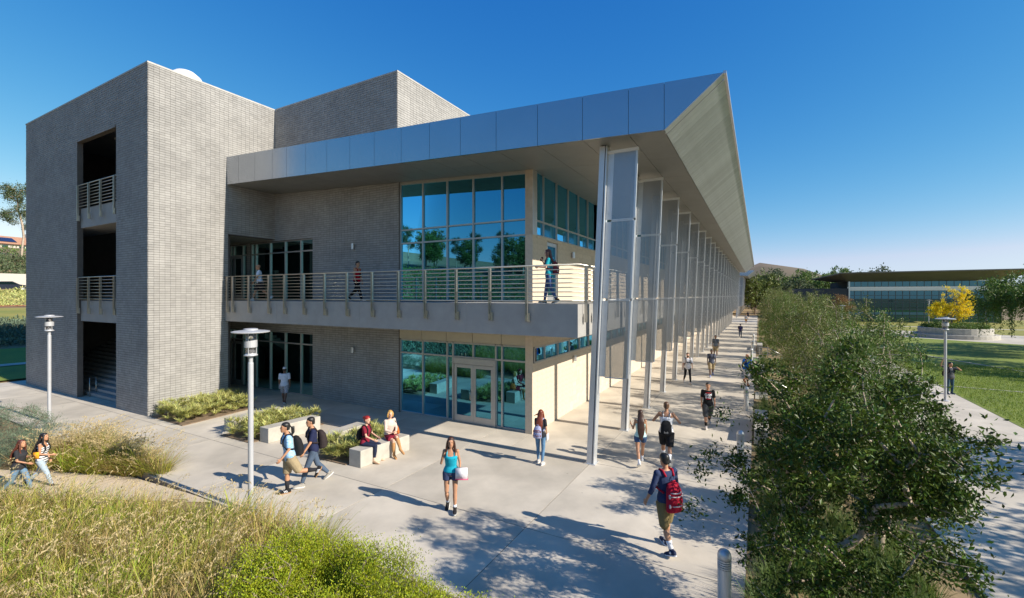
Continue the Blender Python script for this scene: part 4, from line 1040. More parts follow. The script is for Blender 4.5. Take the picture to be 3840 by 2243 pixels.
    if voxel < .014:
        e = MB()
        for sd in (-1, 1): e.capsule(HT(sd * .031, .086, .012), HT(sd * .031, .0905, .012), .010, .009, 6)
        add('eyes', e, cloth((.02, .015, .012), .2), fz=False)
        e = MB(); e.capsule(HT(-.022, .094, -.058), HT(.022, .094, -.058), .005, .005, 6); add('mouth', e, cloth((.35, .09, .08), .5), fz=False)
    # --- clothes
    o = outfit; cl = lambda c: c if isinstance(c, bpy.types.Material) else cloth(c)
    if 'bottom' in o:
        kind, c, f1 = o['bottom'][:3]; g = o['bottom'][3] if len(o['bottom']) > 3 else .014
        mb = MB()
        if kind == 'skirt':
            mid = (legs[0][1] + legs[1][1]) / 2; Hc = (legs[0][0] + legs[1][0]) / 2; d = (mid - Hc); e_ = Hc + d * f1
            sp = (legs[0][1] - legs[1][1]).length * .5
            pr = d.normalized().cross(ax).normalized()
            mb.loft([(T(0, -.005, 1.04), ax * (tor[3][1] + .01), ay * (tor[3][2] + .012)), (P, ax * .195, ay * .14), (Hc.lerp(e_, .5), ax * (.185 + sp * .3), pr * .125), (e_, ax * (.165 + sp * .5), pr * .115)], 18)
        else:
            torso(mb, .86, 1.03, .014)
            for i in (0, 1):
                mb.capsule(legs[i][0], legs[i][0] + Vector((0, 0, .02)), lr[0] + .015, lr[0] + .015); leg(mb, i, .0, f1, g + (.016 if kind == 'shorts' else 0), o.get('taper', .7))
                if f1 > .5: mb.capsule(legs[i][1] - Vector((0, 0, .01)), legs[i][1] + Vector((0, 0, .01)), lr[1] + g, lr[1] + g)
        add(kind, mb, cl(c))
    if 'top' in o:
        c, sl = o['top'][0], o['top'][1]; hem = o['top'][2] if len(o['top']) > 2 else .90
        mb = MB()
        if sl <= 0:
            torso(mb, hem, 1.33, .014, flare=.006)
            for sd in (-1, 1): mb.tube([T(sd * .085, .095, 1.30), T(sd * .088, .07, 1.40), T(sd * .088, -.005, 1.462), T(sd * .088, -.085, 1.39), T(sd * .08, -.10, 1.30)], .030 if not female else .022, 8)
            mb.loft([(T(0, -.012, 1.30), ax * (.155 if not female else .135), ay * .105), (T(0, -.018, 1.40), ax * .10, ay * .075)], 14)
        else:
            torso(mb, hem, 1.462, .014, flare=.010)
            for i in (0, 1):
                S = arm[i][0]; mb.capsule(S, S + Vector((0, 0, .001)), ar[0] * 1.25 + .014, ar[0] * 1.2 + .014); armf(mb, i, 0, sl, .015 if sl > .6 else .020)
                if sl > .5: mb.capsule(arm[i][1] - arm[i][3] * .01, arm[i][1] + arm[i][3] * .01, ar[1] + .014, ar[1] + .014)
        add('shirt', mb, cl(c))
    if 'socks' in o:
        for i in (0, 1):
            mb = MB(); leg(mb, i, o['socks'][1], 1, .006); add('sock', mb, cl(o['socks'][0]), fz=False)
    if 'boots' in o:
        for i in (0, 1):
            mb = MB(); leg(mb, i, .56, 1, .012); H, K, A, fd = legs[i]; up = (A - K).normalized(); mb.capsule(A + up * .045 - fd * .045, A + up * .055 + fd * .16, .048, .036); add('boot', mb, cl(o['boots']))
    if 'shoes' in o:
        for i in (0, 1):
            H, K, A, fd = legs[i]; upv = (A - K).normalized(); side = fd.cross(upv).normalized(); nrm = side.cross(fd).normalized() * (1 if side.cross(fd).dot(upv) > 0 else -1)
            mb = MB(); q = A + upv * .03
            mb.loft([(q - fd * .085 + nrm * .0, side * .022, nrm * .04), (q - fd * .06, side * .040, nrm * .052), (q + fd * .02 + nrm * .004, side * .044, nrm * .05), (q + fd * .10 + nrm * .016, side * .050, nrm * .036), (q + fd * .17 + nrm * .022, side * .042, nrm * .028), (q + fd * .20 + nrm * .026, side * .018, nrm * .018)], 12)
            mb.capsule(A - upv * .03, A + upv * .02, .046, .044)
            sh_ = add('shoe', mb, cl(o['shoes']), .009, 2)
            mb = MB(); q2 = q + nrm * .048
            mb.loft([(q2 - fd * .088 + nrm * k, side * a_, fd * .0) if False else (q2 + nrm * k + fd * .055, side * .051 * a_, fd * .15 * a_) for k, a_ in ((-.014, .96), (-.012, 1), (.004, 1), (.006, .96))], 16)
            add('sole', mb, cl(o.get('sole', (.7, .7, .68))), fz=False)
            if 'shoe_mark' in o:
                for sg in (-1, 1):
                    mk = MB().tube([q + side * sg * .040 - fd * .0 + nrm * -.005, q + side * sg * .0505 + nrm * -.005], .022, 12); add('shoe_patch', mk, cl(o['shoe_mark']), fz=False)
            if 'shoe_stripes' in o:
                for sg in (-1, 1):
                    mk = MB()
                    for w_ in (0, .03, .06):
                        mk.tube([q + side * sg * .047 + fd * (w_ - .01) + nrm * .03, q + side * sg * .051 + fd * (w_ + .02) - nrm * .03], .008, 6)
                    add('shoe_stripes', mk, cl(o['shoe_stripes']), fz=False)
    # --- hair
    hk, hc = o.get('hair', ('short', (.03, .02, .015))); hm = cloth(hc, .45, .5)
    if hk != 'bald':
        mb = MB()
        pr = [(-.055, .055, .045, -.062), (-.02, .075, .066, -.042), (.02, .081, .084, -.022), (.055, .083, .098, -.010), (.085, .078, .096, -.006), (.112, .060, .078, -.006), (.130, .030, .040, -.008)]
        mb.loft([(HT(0, y, z), hx * w, hy * d) for z, w, d, y in pr], 16)
        if hk in ('long', 'wind'):
            Lh = o.get('hair_len', .42); g = o.get('hair_side', 0)
            down = Vector((0, 0, -1))
            c0 = HT(0, -.055, .03); bk = -ay
            mb.loft([(c0, hx * .086, bk * .055), (c0 + down * .10 + bk * .015, hx * .098, bk * .06), (T(0, -.115, 1.42), hx * .115, bk * .042), (T(g * .3, -.15, 1.42 - Lh * .35), hx * .125, bk * .035), (T(g * .6, -.155, 1.42 - Lh * .62), hx * .10, bk * .03), (T(g, -.155, 1.45 - Lh), hx * .04, bk * .012)], 14)
            for sd in (-1, 1):
                if o.get('front', True): mb.tube([HT(sd * .068, .045, .06), HT(sd * .086, .03, -.02), HT(sd * .095, .02, -.10), T(sd * .105, .06, 1.42), T(sd * .10, .115, 1.42 - Lh * .35)], [.022, .026, .028, .026, .010], 8)
            if hk == 'wind': mb.tube([HT(-.05, -.06, .02), HT(-.15, -.10, -.02), HT(-.24, -.12, -.06)], [.03, .02, .005], 6)
        if hk == 'pony': mb.tube([HT(0, -.10, .03), HT(0, -.17, .0), HT(0, -.19, -.12), HT(0, -.17, -.22)], [.035, .045, .04, .01], 8)
        if hk == 'bun': mb.capsule(HT(0, -.12, .045), HT(0, -.125, .05), .05, .05)
        if hk == 'bob':
            for sd in (-1, 1): mb.tube([HT(sd * .065, .04, .07), HT(sd * .083, .02, -.01), HT(sd * .082, .0, -.10)], [.025, .034, .022], 8)
            mb.loft([(HT(0, -.05, .03), hx * .084, hy * .055), (HT(0, -.055, -.06), hx * .088, hy * .05), (HT(0, -.045, -.12), hx * .07, hy * .035)], 12)
        add('hair', mb, hm, voxel * .9, 2)
    if 'beard' in o:
        mb = MB(); mb.loft([(HT(0, .045, -.135), hx * .03, hy * .03), (HT(0, .042, -.11), hx * .050, hy * .058), (HT(0, .03, -.075), hx * .062, hy * .072), (HT(0, .022, -.05), hx * .067, hy * .078)], 12); add('beard', mb, cloth(o['beard'], .7), .01, 2)
    if 'cap' in o:
        mb = MB(); mb.loft([(HT(0, -.006, .045), hx * .088, hy * .108), (HT(0, -.006, .10), hx * .08, hy * .098), (HT(0, -.006, .135), hx * .045, hy * .055), (HT(0, -.006, .143), hx * .01, hy * .01)], 16)
        mb.loft([(HT(0, .10, .052), hx * .06, hz * .006), (HT(0, .17, .042), hx * .05, hz * .005)], 12); add('cap', mb, cl(o['cap']), .01, 2)
    # --- bags and things carried
    if 'pack' in o:
        c, w, hh, dd, low = o['pack'][:5]; off = o['pack'][5] if len(o['pack']) > 5 else 0
        pk = carried('backpack', o.get('pd', 'black') + ' worn by the ' + who, 'backpack')
        zt_, zb__ = 1.43 - low, 1.43 - low - hh; y0 = -.125 * fat - dd * .5
        mb = MB()
        mb.loft([(T(off, y0 + .02, zb__), ax * w * .44, ay * dd * .40), (T(off, y0, zb__ + .03), ax * w * .52, ay * dd * .52), (T(off, y0 - .01, zb__ + hh * .4), ax * w * .52, ay * dd * .54), (T(off, y0 + .005, zb__ + hh * .75), ax * w * .47, ay * dd * .46), (T(off, y0 + .03, zt_ - .03), ax * w * .36, ay * dd * .32), (T(off, y0 + .04, zt_), ax * w * .2, ay * dd * .2)], 4 if False else 16)
        bag = add('bag', mb, cl(c), .011, 2, par=pk)
        sm_ = cl(o['pack_strap']) if 'pack_strap' in o else cl(c)
        for sd in (-1, 1):
            x = sd * min(.105, shw * .62); g = .018
            mb = MB().tube([T(x * .8 + off * .4, -.12 * fat, 1.38), T(x, -.06, 1.455 + g), T(x, .03, 1.462 + g), T(x * 1.05, .115 * fat, 1.36), T(x * 1.2, .13 * fat, 1.24), T(x * 1.5, .06, 1.14), T(x * 1.3, -.11 * fat, 1.10)], .021 if 'thin' not in o else .009, 8)
            add('strap', mb, sm_, fz=False, par=pk)
        if 'pack_trim' in o:
            tr = cl(o['pack_trim'])
            yb = y0 - dd * .55
            for z_, ww in ((zb__ + hh * .26, .40), (zb__ + hh * .58, .40), (zb__ + hh * .70, .34)):
                mb = MB().tube([T(off - w * ww, yb + .055, z_), T(off - w * ww * .6, yb + .008, z_), T(off, yb - .012, z_), T(off + w * ww * .6, yb + .008, z_), T(off + w * ww, yb + .055, z_)], .010, 6); add('pack_trim', mb, tr, fz=False, par=pk)
            for sg in (-1, 1):
                for z_ in (zb__ + hh * .26, zb__ + hh * .58): add('buckle', MB().box(-.02, .02, -.012, .012, -.025, .025) if False else MB().capsule(T(off + sg * w * .42, yb + .05, z_ - .02), T(off + sg * w * .42, yb + .05, z_ + .02), .02, .02, 6), tr, fz=False, par=pk)
            mb = MB().tube([T(off - .03, y0 + .02, zt_ - .01), T(off - .03, y0 + .0, zt_ + .035), T(off + .03, y0 + .0, zt_ + .035), T(off + .03, y0 + .02, zt_ - .01)], .010, 6); add('grab_handle', mb, cl(c), fz=False, par=pk)
        if 'pack_bars' in o:
            yb = y0 - dd * .56
            for k in range(4):
                mb = MB().tube([T(off - .045 + k * .03, yb + .0, zb__ + .07), T(off - .045 + k * .03, yb + .008, zb__ + .19)], .007, 5); add('bag_stripe', mb, cl(o['pack_bars']), fz=False, par=pk)
    if 'book' in o:
        i, c, dims, offv = o['book']; S, E, W, f = arm[i]; q = W + f * .07 + Vector(offv)
        a, b2, t = dims; mb = MB().box(q.x - t / 2, q.x + t / 2, q.y - a / 2, q.y + a / 2, q.z - b2 / 2, q.z + b2 / 2)
        fo = carried('folder', o.get('bd', 'book') + ' held by the ' + who, 'book'); add('folder_body', mb, cl(c), fz=False, par=fo)
        if 'book2' in o:
            mb = MB().box(q.x - t / 2 - .012, q.x + t / 2 + .012, q.y - a / 2 - .012, q.y + a / 2 + .012, q.z - b2 / 2 - .014, q.z - b2 / 2 - .001); add('folder_edge', mb, cl(o['book2']), fz=False, par=fo)
    if 'phone' in o:
        i = o['phone'][0]; S, E, W, f = arm[i]; q = W + f * .09; mb = MB().box(-.006, .006, -.035, .035, -.07, .07)
        mt = Matrix.Rotation(R(o['phone'][2] if len(o['phone']) > 2 else 30), 3, 'X'); mb.v = [tuple(q + mt @ Vector(v)) for v in mb.v]; add('phone_body', mb, cl(o['phone'][1]), fz=False, par=carried('phone', 'phone in the hand of the ' + who, 'phone'))
    if 'handbag' in o:
        sd = o['handbag'][0]; c = cl(o['handbag'][1])
        mb = MB().loft([(T(sd * .27, -.02, .93), ax * .05, ay * .15), (T(sd * .27, -.02, 1.0), ax * .075, ay * .16), (T(sd * .26, -.02, 1.12), ax * .06, ay * .13), (T(sd * .255, -.02, 1.22), ax * .02, ay * .09)], 16); hb = carried('handbag', 'orange leather handbag on the shoulder of the ' + who, 'handbag'); add('bag', mb, c, .011, 2, par=hb)
        add('handbag_strap', MB().tube([T(sd * .25, .06, 1.2), T(sd * .17, .08, 1.36), T(sd * .13, .0, 1.475), T(sd * .17, -.08, 1.36), T(sd * .25, -.10, 1.2)], .014, 6), cl(o['handbag'][2]), fz=False, par=hb)
    if 'print' in o:
        for (kind, c, x, z, w, hgt) in o['print']:
            yf = .142 * fat + (.006 if female else 0)
            if kind == 'text':
                cu = bpy.data.curves.new('t', 'FONT'); cu.body = w; cu.size = hgt; cu.align_x = 'CENTER'; cu.extrude = .003; cu.offset = .004
                ot = bpy.data.objects.new('t', cu); me = evalmesh(ot, 'shirt_print')
                # lay it on the chest: text x -> -x world side, text y -> up
                for v in me.vertices:
                    X_, Y_, Z_ = v.co; bend = -.55 * X_ * X_ / .2
                    v.co = T(-X_ + x, yf + bend + Z_, z + Y_) * s
                obj('shirt_print', me, cl(c), root)
            else:
                mb = MB().loft([(T(x, yf - .012 - .9 * x * x, z), ax * w, az * hgt), (T(x, yf + .003 - .9 * x * x, z), ax * w * .97, az * hgt * .97)], 16); add('shirt_print', mb, cl(c), fz=False)
    return root

def g2(x, y, z=0): return pix(x * 3840 / 2520, y * 3840 / 2520, z)
DENIM = (.055, .10, .19); LDENIM = (.34, .42, .50); BLACK = (.012, .012, .014); WHITE = (.72, .72, .74); KHAKI = (.32, .25, .15)
stripe = stripes_mat('striped_tank', (.75, .75, .75), (.02, .02, .03), .062, 2, .55)
plaid = M('plaid_blue', (.12, .32, .62), .85, c2=(.5, .7, .85), scale=14, stretch=(1, 1, 3))
check = M('checked_shorts', (.6, .6, .65), .85, c2=(.03, .03, .05), scale=34)
floral = M('floral_pack', (.10, .14, .32), .85, c2=(.45, .45, .6), scale=26)
# left pair on the granite path
person('woman in a striped tank top and pale jeans walking on the path at left', g2(104, 1200, -.33), 62, 1.54, WALK, [((.1, .1, -1), (-.5, .9, -.25)), ((.12, 0, -1), (.0, .35, -1))],
       dict(who='woman in the striped top', pd='small black backpack', top=(stripe, 0, .86), bottom=('trousers', LDENIM, .97, .012), shoes=(.03, .03, .03), hair=('long', (.015, .012, .012)), pack=(BLACK, .2, .3, .12, .1)), True, 'tan', 2, (-5, -10))
person('woman in a dark tee and blue jeans carrying an orange book', g2(46, 1218, -.36), 58, 1.5, WALK2, [((.1, .2, -1), (-.25, .95, -.35)), ((.1, .25, -1), (-.35, .75, .25))],
       dict(who='woman in the dark tee', bd='orange and white book', top=((.03, .03, .035), .38, .86), bottom=('trousers', (.13, .22, .33), .97, .014), shoes=(.05, .04, .04), hair=('long', (.10, .03, .018)), book=(1, (.75, .33, .02), (.15, .20, .025), (.02, .05, .0)), fat=1.12), True, 'tan', 4, (-10, -15))
# walkers by the beds
person('young man in a blue patterned shirt and khaki shorts with black backpack', g2(712, 1216), -80, 1.80, dict(legs=[(4, 4, 0, 0), (-30, 52, 0, -55)]), [((.12, .05, -1), (.05, .25, -1)), ((.12, .1, -1), (.0, .75, -.7))],
       dict(who='man in the blue patterned shirt', pd='black backpack', top=(plaid, .42, .80), bottom=('shorts', KHAKI, .50, .03), shoes=BLACK, shoe_stripes=WHITE, sole=(.35, .2, .1), socks=((.02, .02, .025), .72), hair=('pony', (.012, .012, .012)), pack=(BLACK, .30, .48, .20, .06)), False, 'tan', 6, (0, -12))
person('young man in a navy shirt with dark backpack beside the patterned shirt', g2(770, 1190), -80, 1.80, WALK2, SWING,
       dict(who='man in navy beside the blue patterned shirt', pd='dark brown backpack', top=((.015, .02, .06), .42, .84), bottom=('trousers', (.07, .10, .15), .97, .016), shoes=(.3, .28, .25), hair=('short', (.012, .01, .01)), pack=((.03, .022, .022), .30, .46, .22, .05)), False, 'tan', 3, (0, -5))
# seated
BSIT = dict(legs=[(84, 88, 4, -12), (80, 84, 4, -10)])
person('red-haired woman in a maroon tee and dark jeans sitting on the bench', (-10.40, 9.72, 0), 62, 1.66, BSIT, [((.1, .45, -1), (-.15, .9, -.35)), ((.1, .5, -1), (-.25, .9, -.3))],
       dict(who='seated red-haired woman', pd='black backpack', top=((.20, .012, .03), .34, .90), bottom=('trousers', (.015, .022, .05), .93, .012), shoes=(.62, .45, .32), sole=(.4, .25, .15), hair=('bun', (.28, .015, .012)), pack=(BLACK, .24, .36, .16, .08)), True, 'light', 4, (-12, 0), absz=.50)
person('blonde woman in a cream sweater and red skirt sitting cross-legged', (-10.22, 10.55, 0), 30, 1.68, dict(legs=[(84, 78, 0, -20), (96, 52, -10, -30)]), [((.15, .35, -1), (-.55, .8, -.2)), ((.15, .35, -1), (-.55, .8, -.2))],
       dict(who='seated blonde woman', top=((.60, .47, .40), .93, .98), bottom=('skirt', (.17, .008, .025), .75), boots=(.42, .22, .09), hair=('bob', (.50, .28, .08)), handbag=(-1, (.48, .13, .025), (.03, .02, .02))), True, 'light', 2, (-15, -4), absz=.50)
# centre
person('woman in a turquoise top and denim shorts holding a white folder', g2(1110, 1259), -8, 1.70, dict(legs=[(6, 34, 0, -45), (6, 3, 0, 4)]), [((.25, .3, -1), (-.25, .55, .95)), ((.22, .1, -1), (.0, .25, -1))],
       dict(who='woman in turquoise on the plaza', bd='white folder with pink edge', top=((.01, .33, .45), 0, .93), bottom=('shorts', (.035, .05, .11), .20, .006), shoes=(.025, .022, .022), socks=(WHITE, .88), hair=('long', (.055, .022, .014)), hair_len=.5, book=(1, (.75, .70, .72), (.07, .25, .28), (-.05, .03, .10)), book2=(.6, .06, .16), phone=(0, (.02, .02, .02))), True, 'tan', 2, (6, -8))
person('red-haired girl with a patterned backpack seen from behind', g2(1330, 1141), 160, 1.58, dict(legs=[(-2, 12, 0, 0), (6, 4, 0, 0)]), [((.14, .05, -1), (.02, .12, -1)), ((.12, .2, -1), (.0, .5, -.8))],
       dict(who='red-haired girl seen from behind', pd='patterned backpack with brown trim', bd='pale notebook', top=((.02, .022, .028), .34, .88), bottom=('trousers', (.10, .20, .33), .97, .008), shoes=(.45, .42, .4), hair=('wind', (.16, .035, .015)), hair_len=.38, pack=(floral, .28, .40, .17, .16, -.03), pack_trim=(.20, .06, .025), book=(0, (.7, .68, .65), (.20, .27, .02), (.02, .04, .02))), True, 'tan', 1, (10, -10))
person('long-haired girl in a mint top and denim shorts walking away with a phone', g2(1576, 1141), -172, 1.62, WALK, [((.12, .05, -1), (.0, .4, -.9)), ((.25, .15, -1), (.15, .85, .35))],
       dict(who='long-haired girl in the mint top', top=((.45, .68, .66), 0, .92), bottom=('shorts', (.04, .08, .17), .20, .008), shoes=WHITE, socks=(WHITE, .88), hair=('long', (.05, .022, .014)), hair_len=.62, front=False, phone=(1, (.01, .16, .17))), True, 'tan', 1, (0, -8))
person('man in a white tank top and black shorts with black drawstring bag', g2(1640, 1137), 178, 1.82, WALK2, [((.62, .05, -.8), (-.55, .75, .45)), ((.62, .05, -.8), (-.55, .75, .45))],
       dict(who='man in the white tank top', pd='black drawstring bag with white stripes', top=(WHITE, 0, .84), bottom=('shorts', (.014, .014, .016), .48, .034), shoes=(.05, .05, .06), socks=(WHITE, .76), hair=('short', (.10, .05, .025)), pack=(BLACK, .30, .42, .10, .17), pack_bars=(.5, .5, .5), thin=1, fat=1.06), False, 'tan', 2, (0, 0))
person('man in a navy shirt and khaki shorts with a large red backpack', g2(1640, 1352), -142, 1.86, dict(legs=[(12, 5, 0, 4), (-9, 20, 0, -22)]), [((.15, .0, -1), (.1, .4, -1)), ((.38, .05, -1), (.28, .45, -1))],
       dict(who='man in the navy shirt and khaki shorts', pd='large red backpack', top=((.03, .045, .105), .74, .90), bottom=('shorts', (.20, .15, .065), .52, .020), shoes=(.02, .03, .07), sole=WHITE, shoe_mark=WHITE, socks=(WHITE, .80), hair=('short', (.012, .011, .011)), pack=((.36, .008, .028), .32, .52, .19, .13), pack_strap=(.36, .008, .028), pack_trim=(.6, .5, .5)), False, 'tan', 3, (0, 0), voxel=.011)
person('man in a black tee printed GAMING in white with red bars', g2(1742, 1051), 6, 1.73, WALK, DOWN,
       dict(top=((.012, .012, .013), .42, .86), bottom=('shorts', (.075, .075, .075), .52, .03), shoes=(.5, .45, .42), socks=((.012, .012, .012), .80), hair=('short', (.012, .011, .011)), print=[('text', WHITE, 0, 1.275, 'GAM', .115), ('text', WHITE, 0, 1.175, 'ING', .115), ('bar', (.6, .01, .02), 0, 1.385, .105, .012), ('bar', (.6, .01, .02), 0, 1.155, .085, .010)]), False, 'tan', 2, (0, -8))
# walkway
person('bearded man in a white printed tee and black jeans', g2(1692, 944), 14, 1.78, WALK2, [((.16, -.1, -1), (.08, .15, -1)), ((.16, .1, -1), (-.1, .75, -.6))],
       dict(who='bearded man in the white tee', pd='dark red backpack', top=((.72, .70, .72), .42, .84), bottom=('trousers', (.014, .014, .016), .96, .006), shoes=(.5, .45, .42), hair=('short', (.04, .02, .012)), beard=(.05, .022, .012), pack=((.08, .012, .018), .28, .42, .16, .06), pack_strap=BLACK, print=[('bar', (.03, .03, .03), -.045, 1.24, .034, .045), ('bar', (.03, .03, .03), .045, 1.24, .034, .045)]), False, 'light', 2, (0, -6), voxel=.016)
person('man in a grey polo and khaki shorts with backpack straps, in the walkway middle', g2(1751, 927), 4, 1.72, WALK, DOWN,
       dict(who='man in the grey polo', pd='black backpack', top=((.10, .11, .15), .42, .86), bottom=('shorts', KHAKI, .48, .028), shoes=(.18, .22, .42), hair=('short', (.01, .01, .01)), pack=(BLACK, .28, .42, .16, .06)), False, 'dark', 1, (0, -4), voxel=.018)
person('man in a grey tee and khaki shorts farther back on the walkway', g2(1761, 879), 0, 1.80, WALK2, DOWN,
       dict(who='man in the grey tee farther back', pd='black backpack', top=((.12, .14, .17), .42, .86), bottom=('shorts', KHAKI, .46, .028), shoes=WHITE, hair=('short', (.01, .01, .01)), pack=(BLACK, .28, .42, .16, .06)), False, 'brown', 1, (0, -4), voxel=.02)
person('bald man in a bright blue tee and white shorts with hand at his ear', g2(1838, 947), 28, 1.76, WALK, [((.35, .35, -.8), (-.45, .35, .95)), ((.16, .05, -1), (.06, .25, -1))],
       dict(who='bald man in the bright blue tee', pd='black backpack', top=((.01, .13, .52), .44, .84), bottom=('shorts', (.58, .56, .57), .48, .03), shoes=(.30, .14, .08), sole=(.2, .1, .06), hair=('bald', (0, 0, 0)), pack=(BLACK, .30, .44, .18, .07), fat=1.2), False, 'tan', 2, (18, -12), voxel=.016)
person('person in dark clothes with a navy backpack walking away', g2(1822, 832), 180, 1.72, WALK, DOWN,
       dict(who='person walking away in dark clothes', pd='navy backpack', top=((.02, .02, .05), .45, .86), bottom=('trousers', (.04, .06, .10), .96, .012), shoes=BLACK, hair=('short', (.012, .011, .011)), pack=((.02, .02, .09), .30, .46, .2, .05)), False, 'brown', 2, (0, 0), voxel=.028)
person('distant person in a white top and orange shorts', g2(1836, 797), 0, 1.7, WALK, DOWN, dict(who='distant person in white', pd='black backpack', top=(WHITE, .45, .86), bottom=('shorts', (.5, .25, .06), .46, .02), shoes=WHITE, hair=('short', (.03, .02, .01)), pack=(BLACK, .26, .4, .14, .06)), False, 'tan', voxel=.03)
person('distant person in dark clothes near the walkway end', g2(1841, 785), 180, 1.7, WALK2, DOWN, dict(who='distant person in dark clothes', pd='black backpack', top=((.03, .03, .035), .45, .86), bottom=('shorts', (.02, .02, .02), .46, .02), shoes=BLACK, hair=('short', (.03, .02, .01)), pack=(BLACK, .3, .44, .18, .06)), False, 'light', voxel=.03)
# right path
person('man in a grey tee and jeans with both arms raised on the garden path', g2(2338, 970, -.5), 35, 1.76, STAND, [((.75, -.1, .45), (-.15, .25, 1)), ((.55, .55, -.2), (-.75, .25, .55))],
       dict(who='man with both arms raised', pd='black backpack', top=((.085, .085, .095), .42, .86), bottom=('trousers', (.035, .075, .11), .97, .018), shoes=(.03, .05, .08), hair=('short', (.012, .011, .011)), pack=(BLACK, .26, .36, .14, .12, .10), fat=1.18), False, 'tan', 0, (25, -5), voxel=.018)
# forecourt
person('man in a white cap and tee with checked shorts walking in the shade', g2(700, 993), 168, 1.70, WALK2, [((.14, -.05, -1), (.05, .1, -1)), ((.14, .05, -1), (.02, .15, -1))],
       dict(who='man in the white cap', bd='white book', top=((.60, .63, .72), .42, .86), bottom=('shorts', check, .46, .024), shoes=(.16, .07, .045), hair=('short', (.02, .012, .01)), cap=(.62, .66, .74), book=(1, (.6, .62, .7), (.18, .24, .015), (0, .02, .02))), False, 'brown', 2, (0, 0))
# balcony
person('man in a white short-sleeved shirt walking left on the balcony', (-20.85, 12.95, 4.75), -88, 1.75, WALK, SWING,
       dict(top=((.60, .68, .80), .42, .80), bottom=('shorts', (.02, .02, .025), .48, .024), shoes=WHITE, hair=('bald', (0, 0, 0))), False, 'tan', 4, (0, -6))
person('man in a red tank top and dark trousers on the balcony', (-15.2, 13.75, 4.75), 55, 1.76, WALK, DOWN,
       dict(top=((.42, .006, .018), 0, .84), bottom=('trousers', (.012, .012, .014), .97, .02), shoes=(.02, .02, .02), hair=('short', (.012, .011, .011)), print=[('bar', (.015, .012, .012), -.02, 1.17, .06, .07), ('bar', (.55, .3, .02), -.02, 1.19, .022, .022)]), False, 'tan', 1, (-12, 0))
person('woman in a turquoise top with a dark red backpack on the balcony corner', (-5.75, 12.85, 4.75), -92, 1.68, dict(legs=[(12, 4, 0, 4), (-10, 16, 0, -18)]), [((.15, .35, -1), (-.2, .45, .95)), ((.15, .3, -.9), (-.25, .95, .1))],
       dict(who='woman in turquoise on the balcony', pd='dark red backpack', top=((.01, .30, .36), .34, .80), bottom=('trousers', (.05, .09, .22), .94, .010), shoes=(.06, .04, .03), hair=('long', (.10, .03, .02)), hair_len=.28, pack=((.17, .03, .04), .28, .44, .20, .06), pack_trim=(.35, .3, .28), phone=(0, BLACK)), True, 'light', 1, (0, -4))
bpy.data.scenes.remove(tmps)

# ------------------------------------------------------------------ background on the right: glass building, planter, trees
fb = empty('glass_building', (28, 123, -.5), label='low glass-fronted campus building with wide upswept roof beyond the lawn', cat='building')
bld = fb
D0 = Vector((17.17, 121.84)); DX = Vector((23.35, 2.69)).normalized(); DN = Vector((DX.y, -DX.x))
def Q(u, d=0): q = D0 + DX * u - DN * d; return (q.x, q.y)
W_ = 25.2
def qbox(u0, u1, d0, d1, z0, z1): return [(*Q(u, d), z) for z in (z0, z1) for u, d in ((u0, d0), (u1, d0), (u1, d1), (u0, d1))]
part('wall', MB().hexa(qbox(0, W_, .2, 14, -.6, 8.0)), 'dark_inside')
part('white_band', MB().hexa(qbox(-.1, W_, -.15, .15, 6.02, 6.84)), 'alu')
us = [1.2 * k for k in range(22)]
cw1 = storefront(Q(0), tuple(DX), tuple(DN), us, [-.48, .6, 1.98, 3.55, 4.0, 5.0, 6.0], 'glass_far', fw=.10, dep=.12, frame='frame_dark')
cw2 = storefront(Q(0), tuple(DX), tuple(DN), us, [6.86, 7.98], 'glass_far', fw=.07, dep=.12, frame='frame_dark')
part('dark_wing', MB().hexa(qbox(-11.5, -.01, -1.2, 8, -.6, 6.5)), M('dark_metal', (.035, .04, .055), .5, metal=.3))
part('white_post', MB().hexa(qbox(-.25, -.02, -1.5, -1.21, -.6, 8)), 'alu')
ro = [(-2.9, -6.5, 9.55), (W_ + 2.0, -7.5, 9.75), (W_ + .5, -.4, 8.05), (-.2, -.4, 8.02)]
part('roof', MB().prism([(*Q(u, d), z) for u, d, z in ro], [(*Q(u, d), z + .22) for u, d, z in ro]).prism([(*Q(-6.2, 3), 8.6), (*Q(-2.9, -6.5), 9.55), (*Q(-.2, -.4), 8.02), (*Q(-.2, 8), 8.0)], [(*Q(-6.2, 3), 8.8), (*Q(-2.9, -6.5), 9.77), (*Q(-.2, -.4), 8.24), (*Q(-.2, 8), 8.3)]).hexa(qbox(-.2, W_ + .5, -.3, 14, 8.26, 9.3)), 'roof_under')
bld = bld0
pl = empty('round_planter', (22.5, 79.6, -.5), label='round two-tier concrete planter on the far plaza', cat='planter')
for nm, r, z0, z1 in (('seat_ring', 4.15, 0, .52), ('planter_wall', 3.6, .5, 1.28)):
    obj(nm, MB().lathe([(r, z0), (r, z1 - .03), (r - .03, z1), (r - .4, z1), (r - .42, z1 - .1), (.01, z1 - .1)], 40), MATS['bench_concrete'], pl)
P = []
for k in range(260):
    a = random.uniform(0, 6.28); r = 3.2 * math.sqrt(random.random()); P.append((22.5 + r * math.cos(a), 79.6 + r * math.sin(a), .65 + random.uniform(0, .5)))
P = np.repeat(np.array(P), 40, 0) + rng.normal(size=(260 * 40, 3)) * .2
V, F = leaf_arrays(P, rng.normal(size=P.shape) + np.array([[0, 0, .6]]), np.full(len(P), .17), np.full(len(P), .08))
obj('planter_shrubs', npmesh('planter_shrubs', V, F), MATS['leaf_green'], label='low green shrubs filling the round planter', cat='shrubs', kind='stuff')
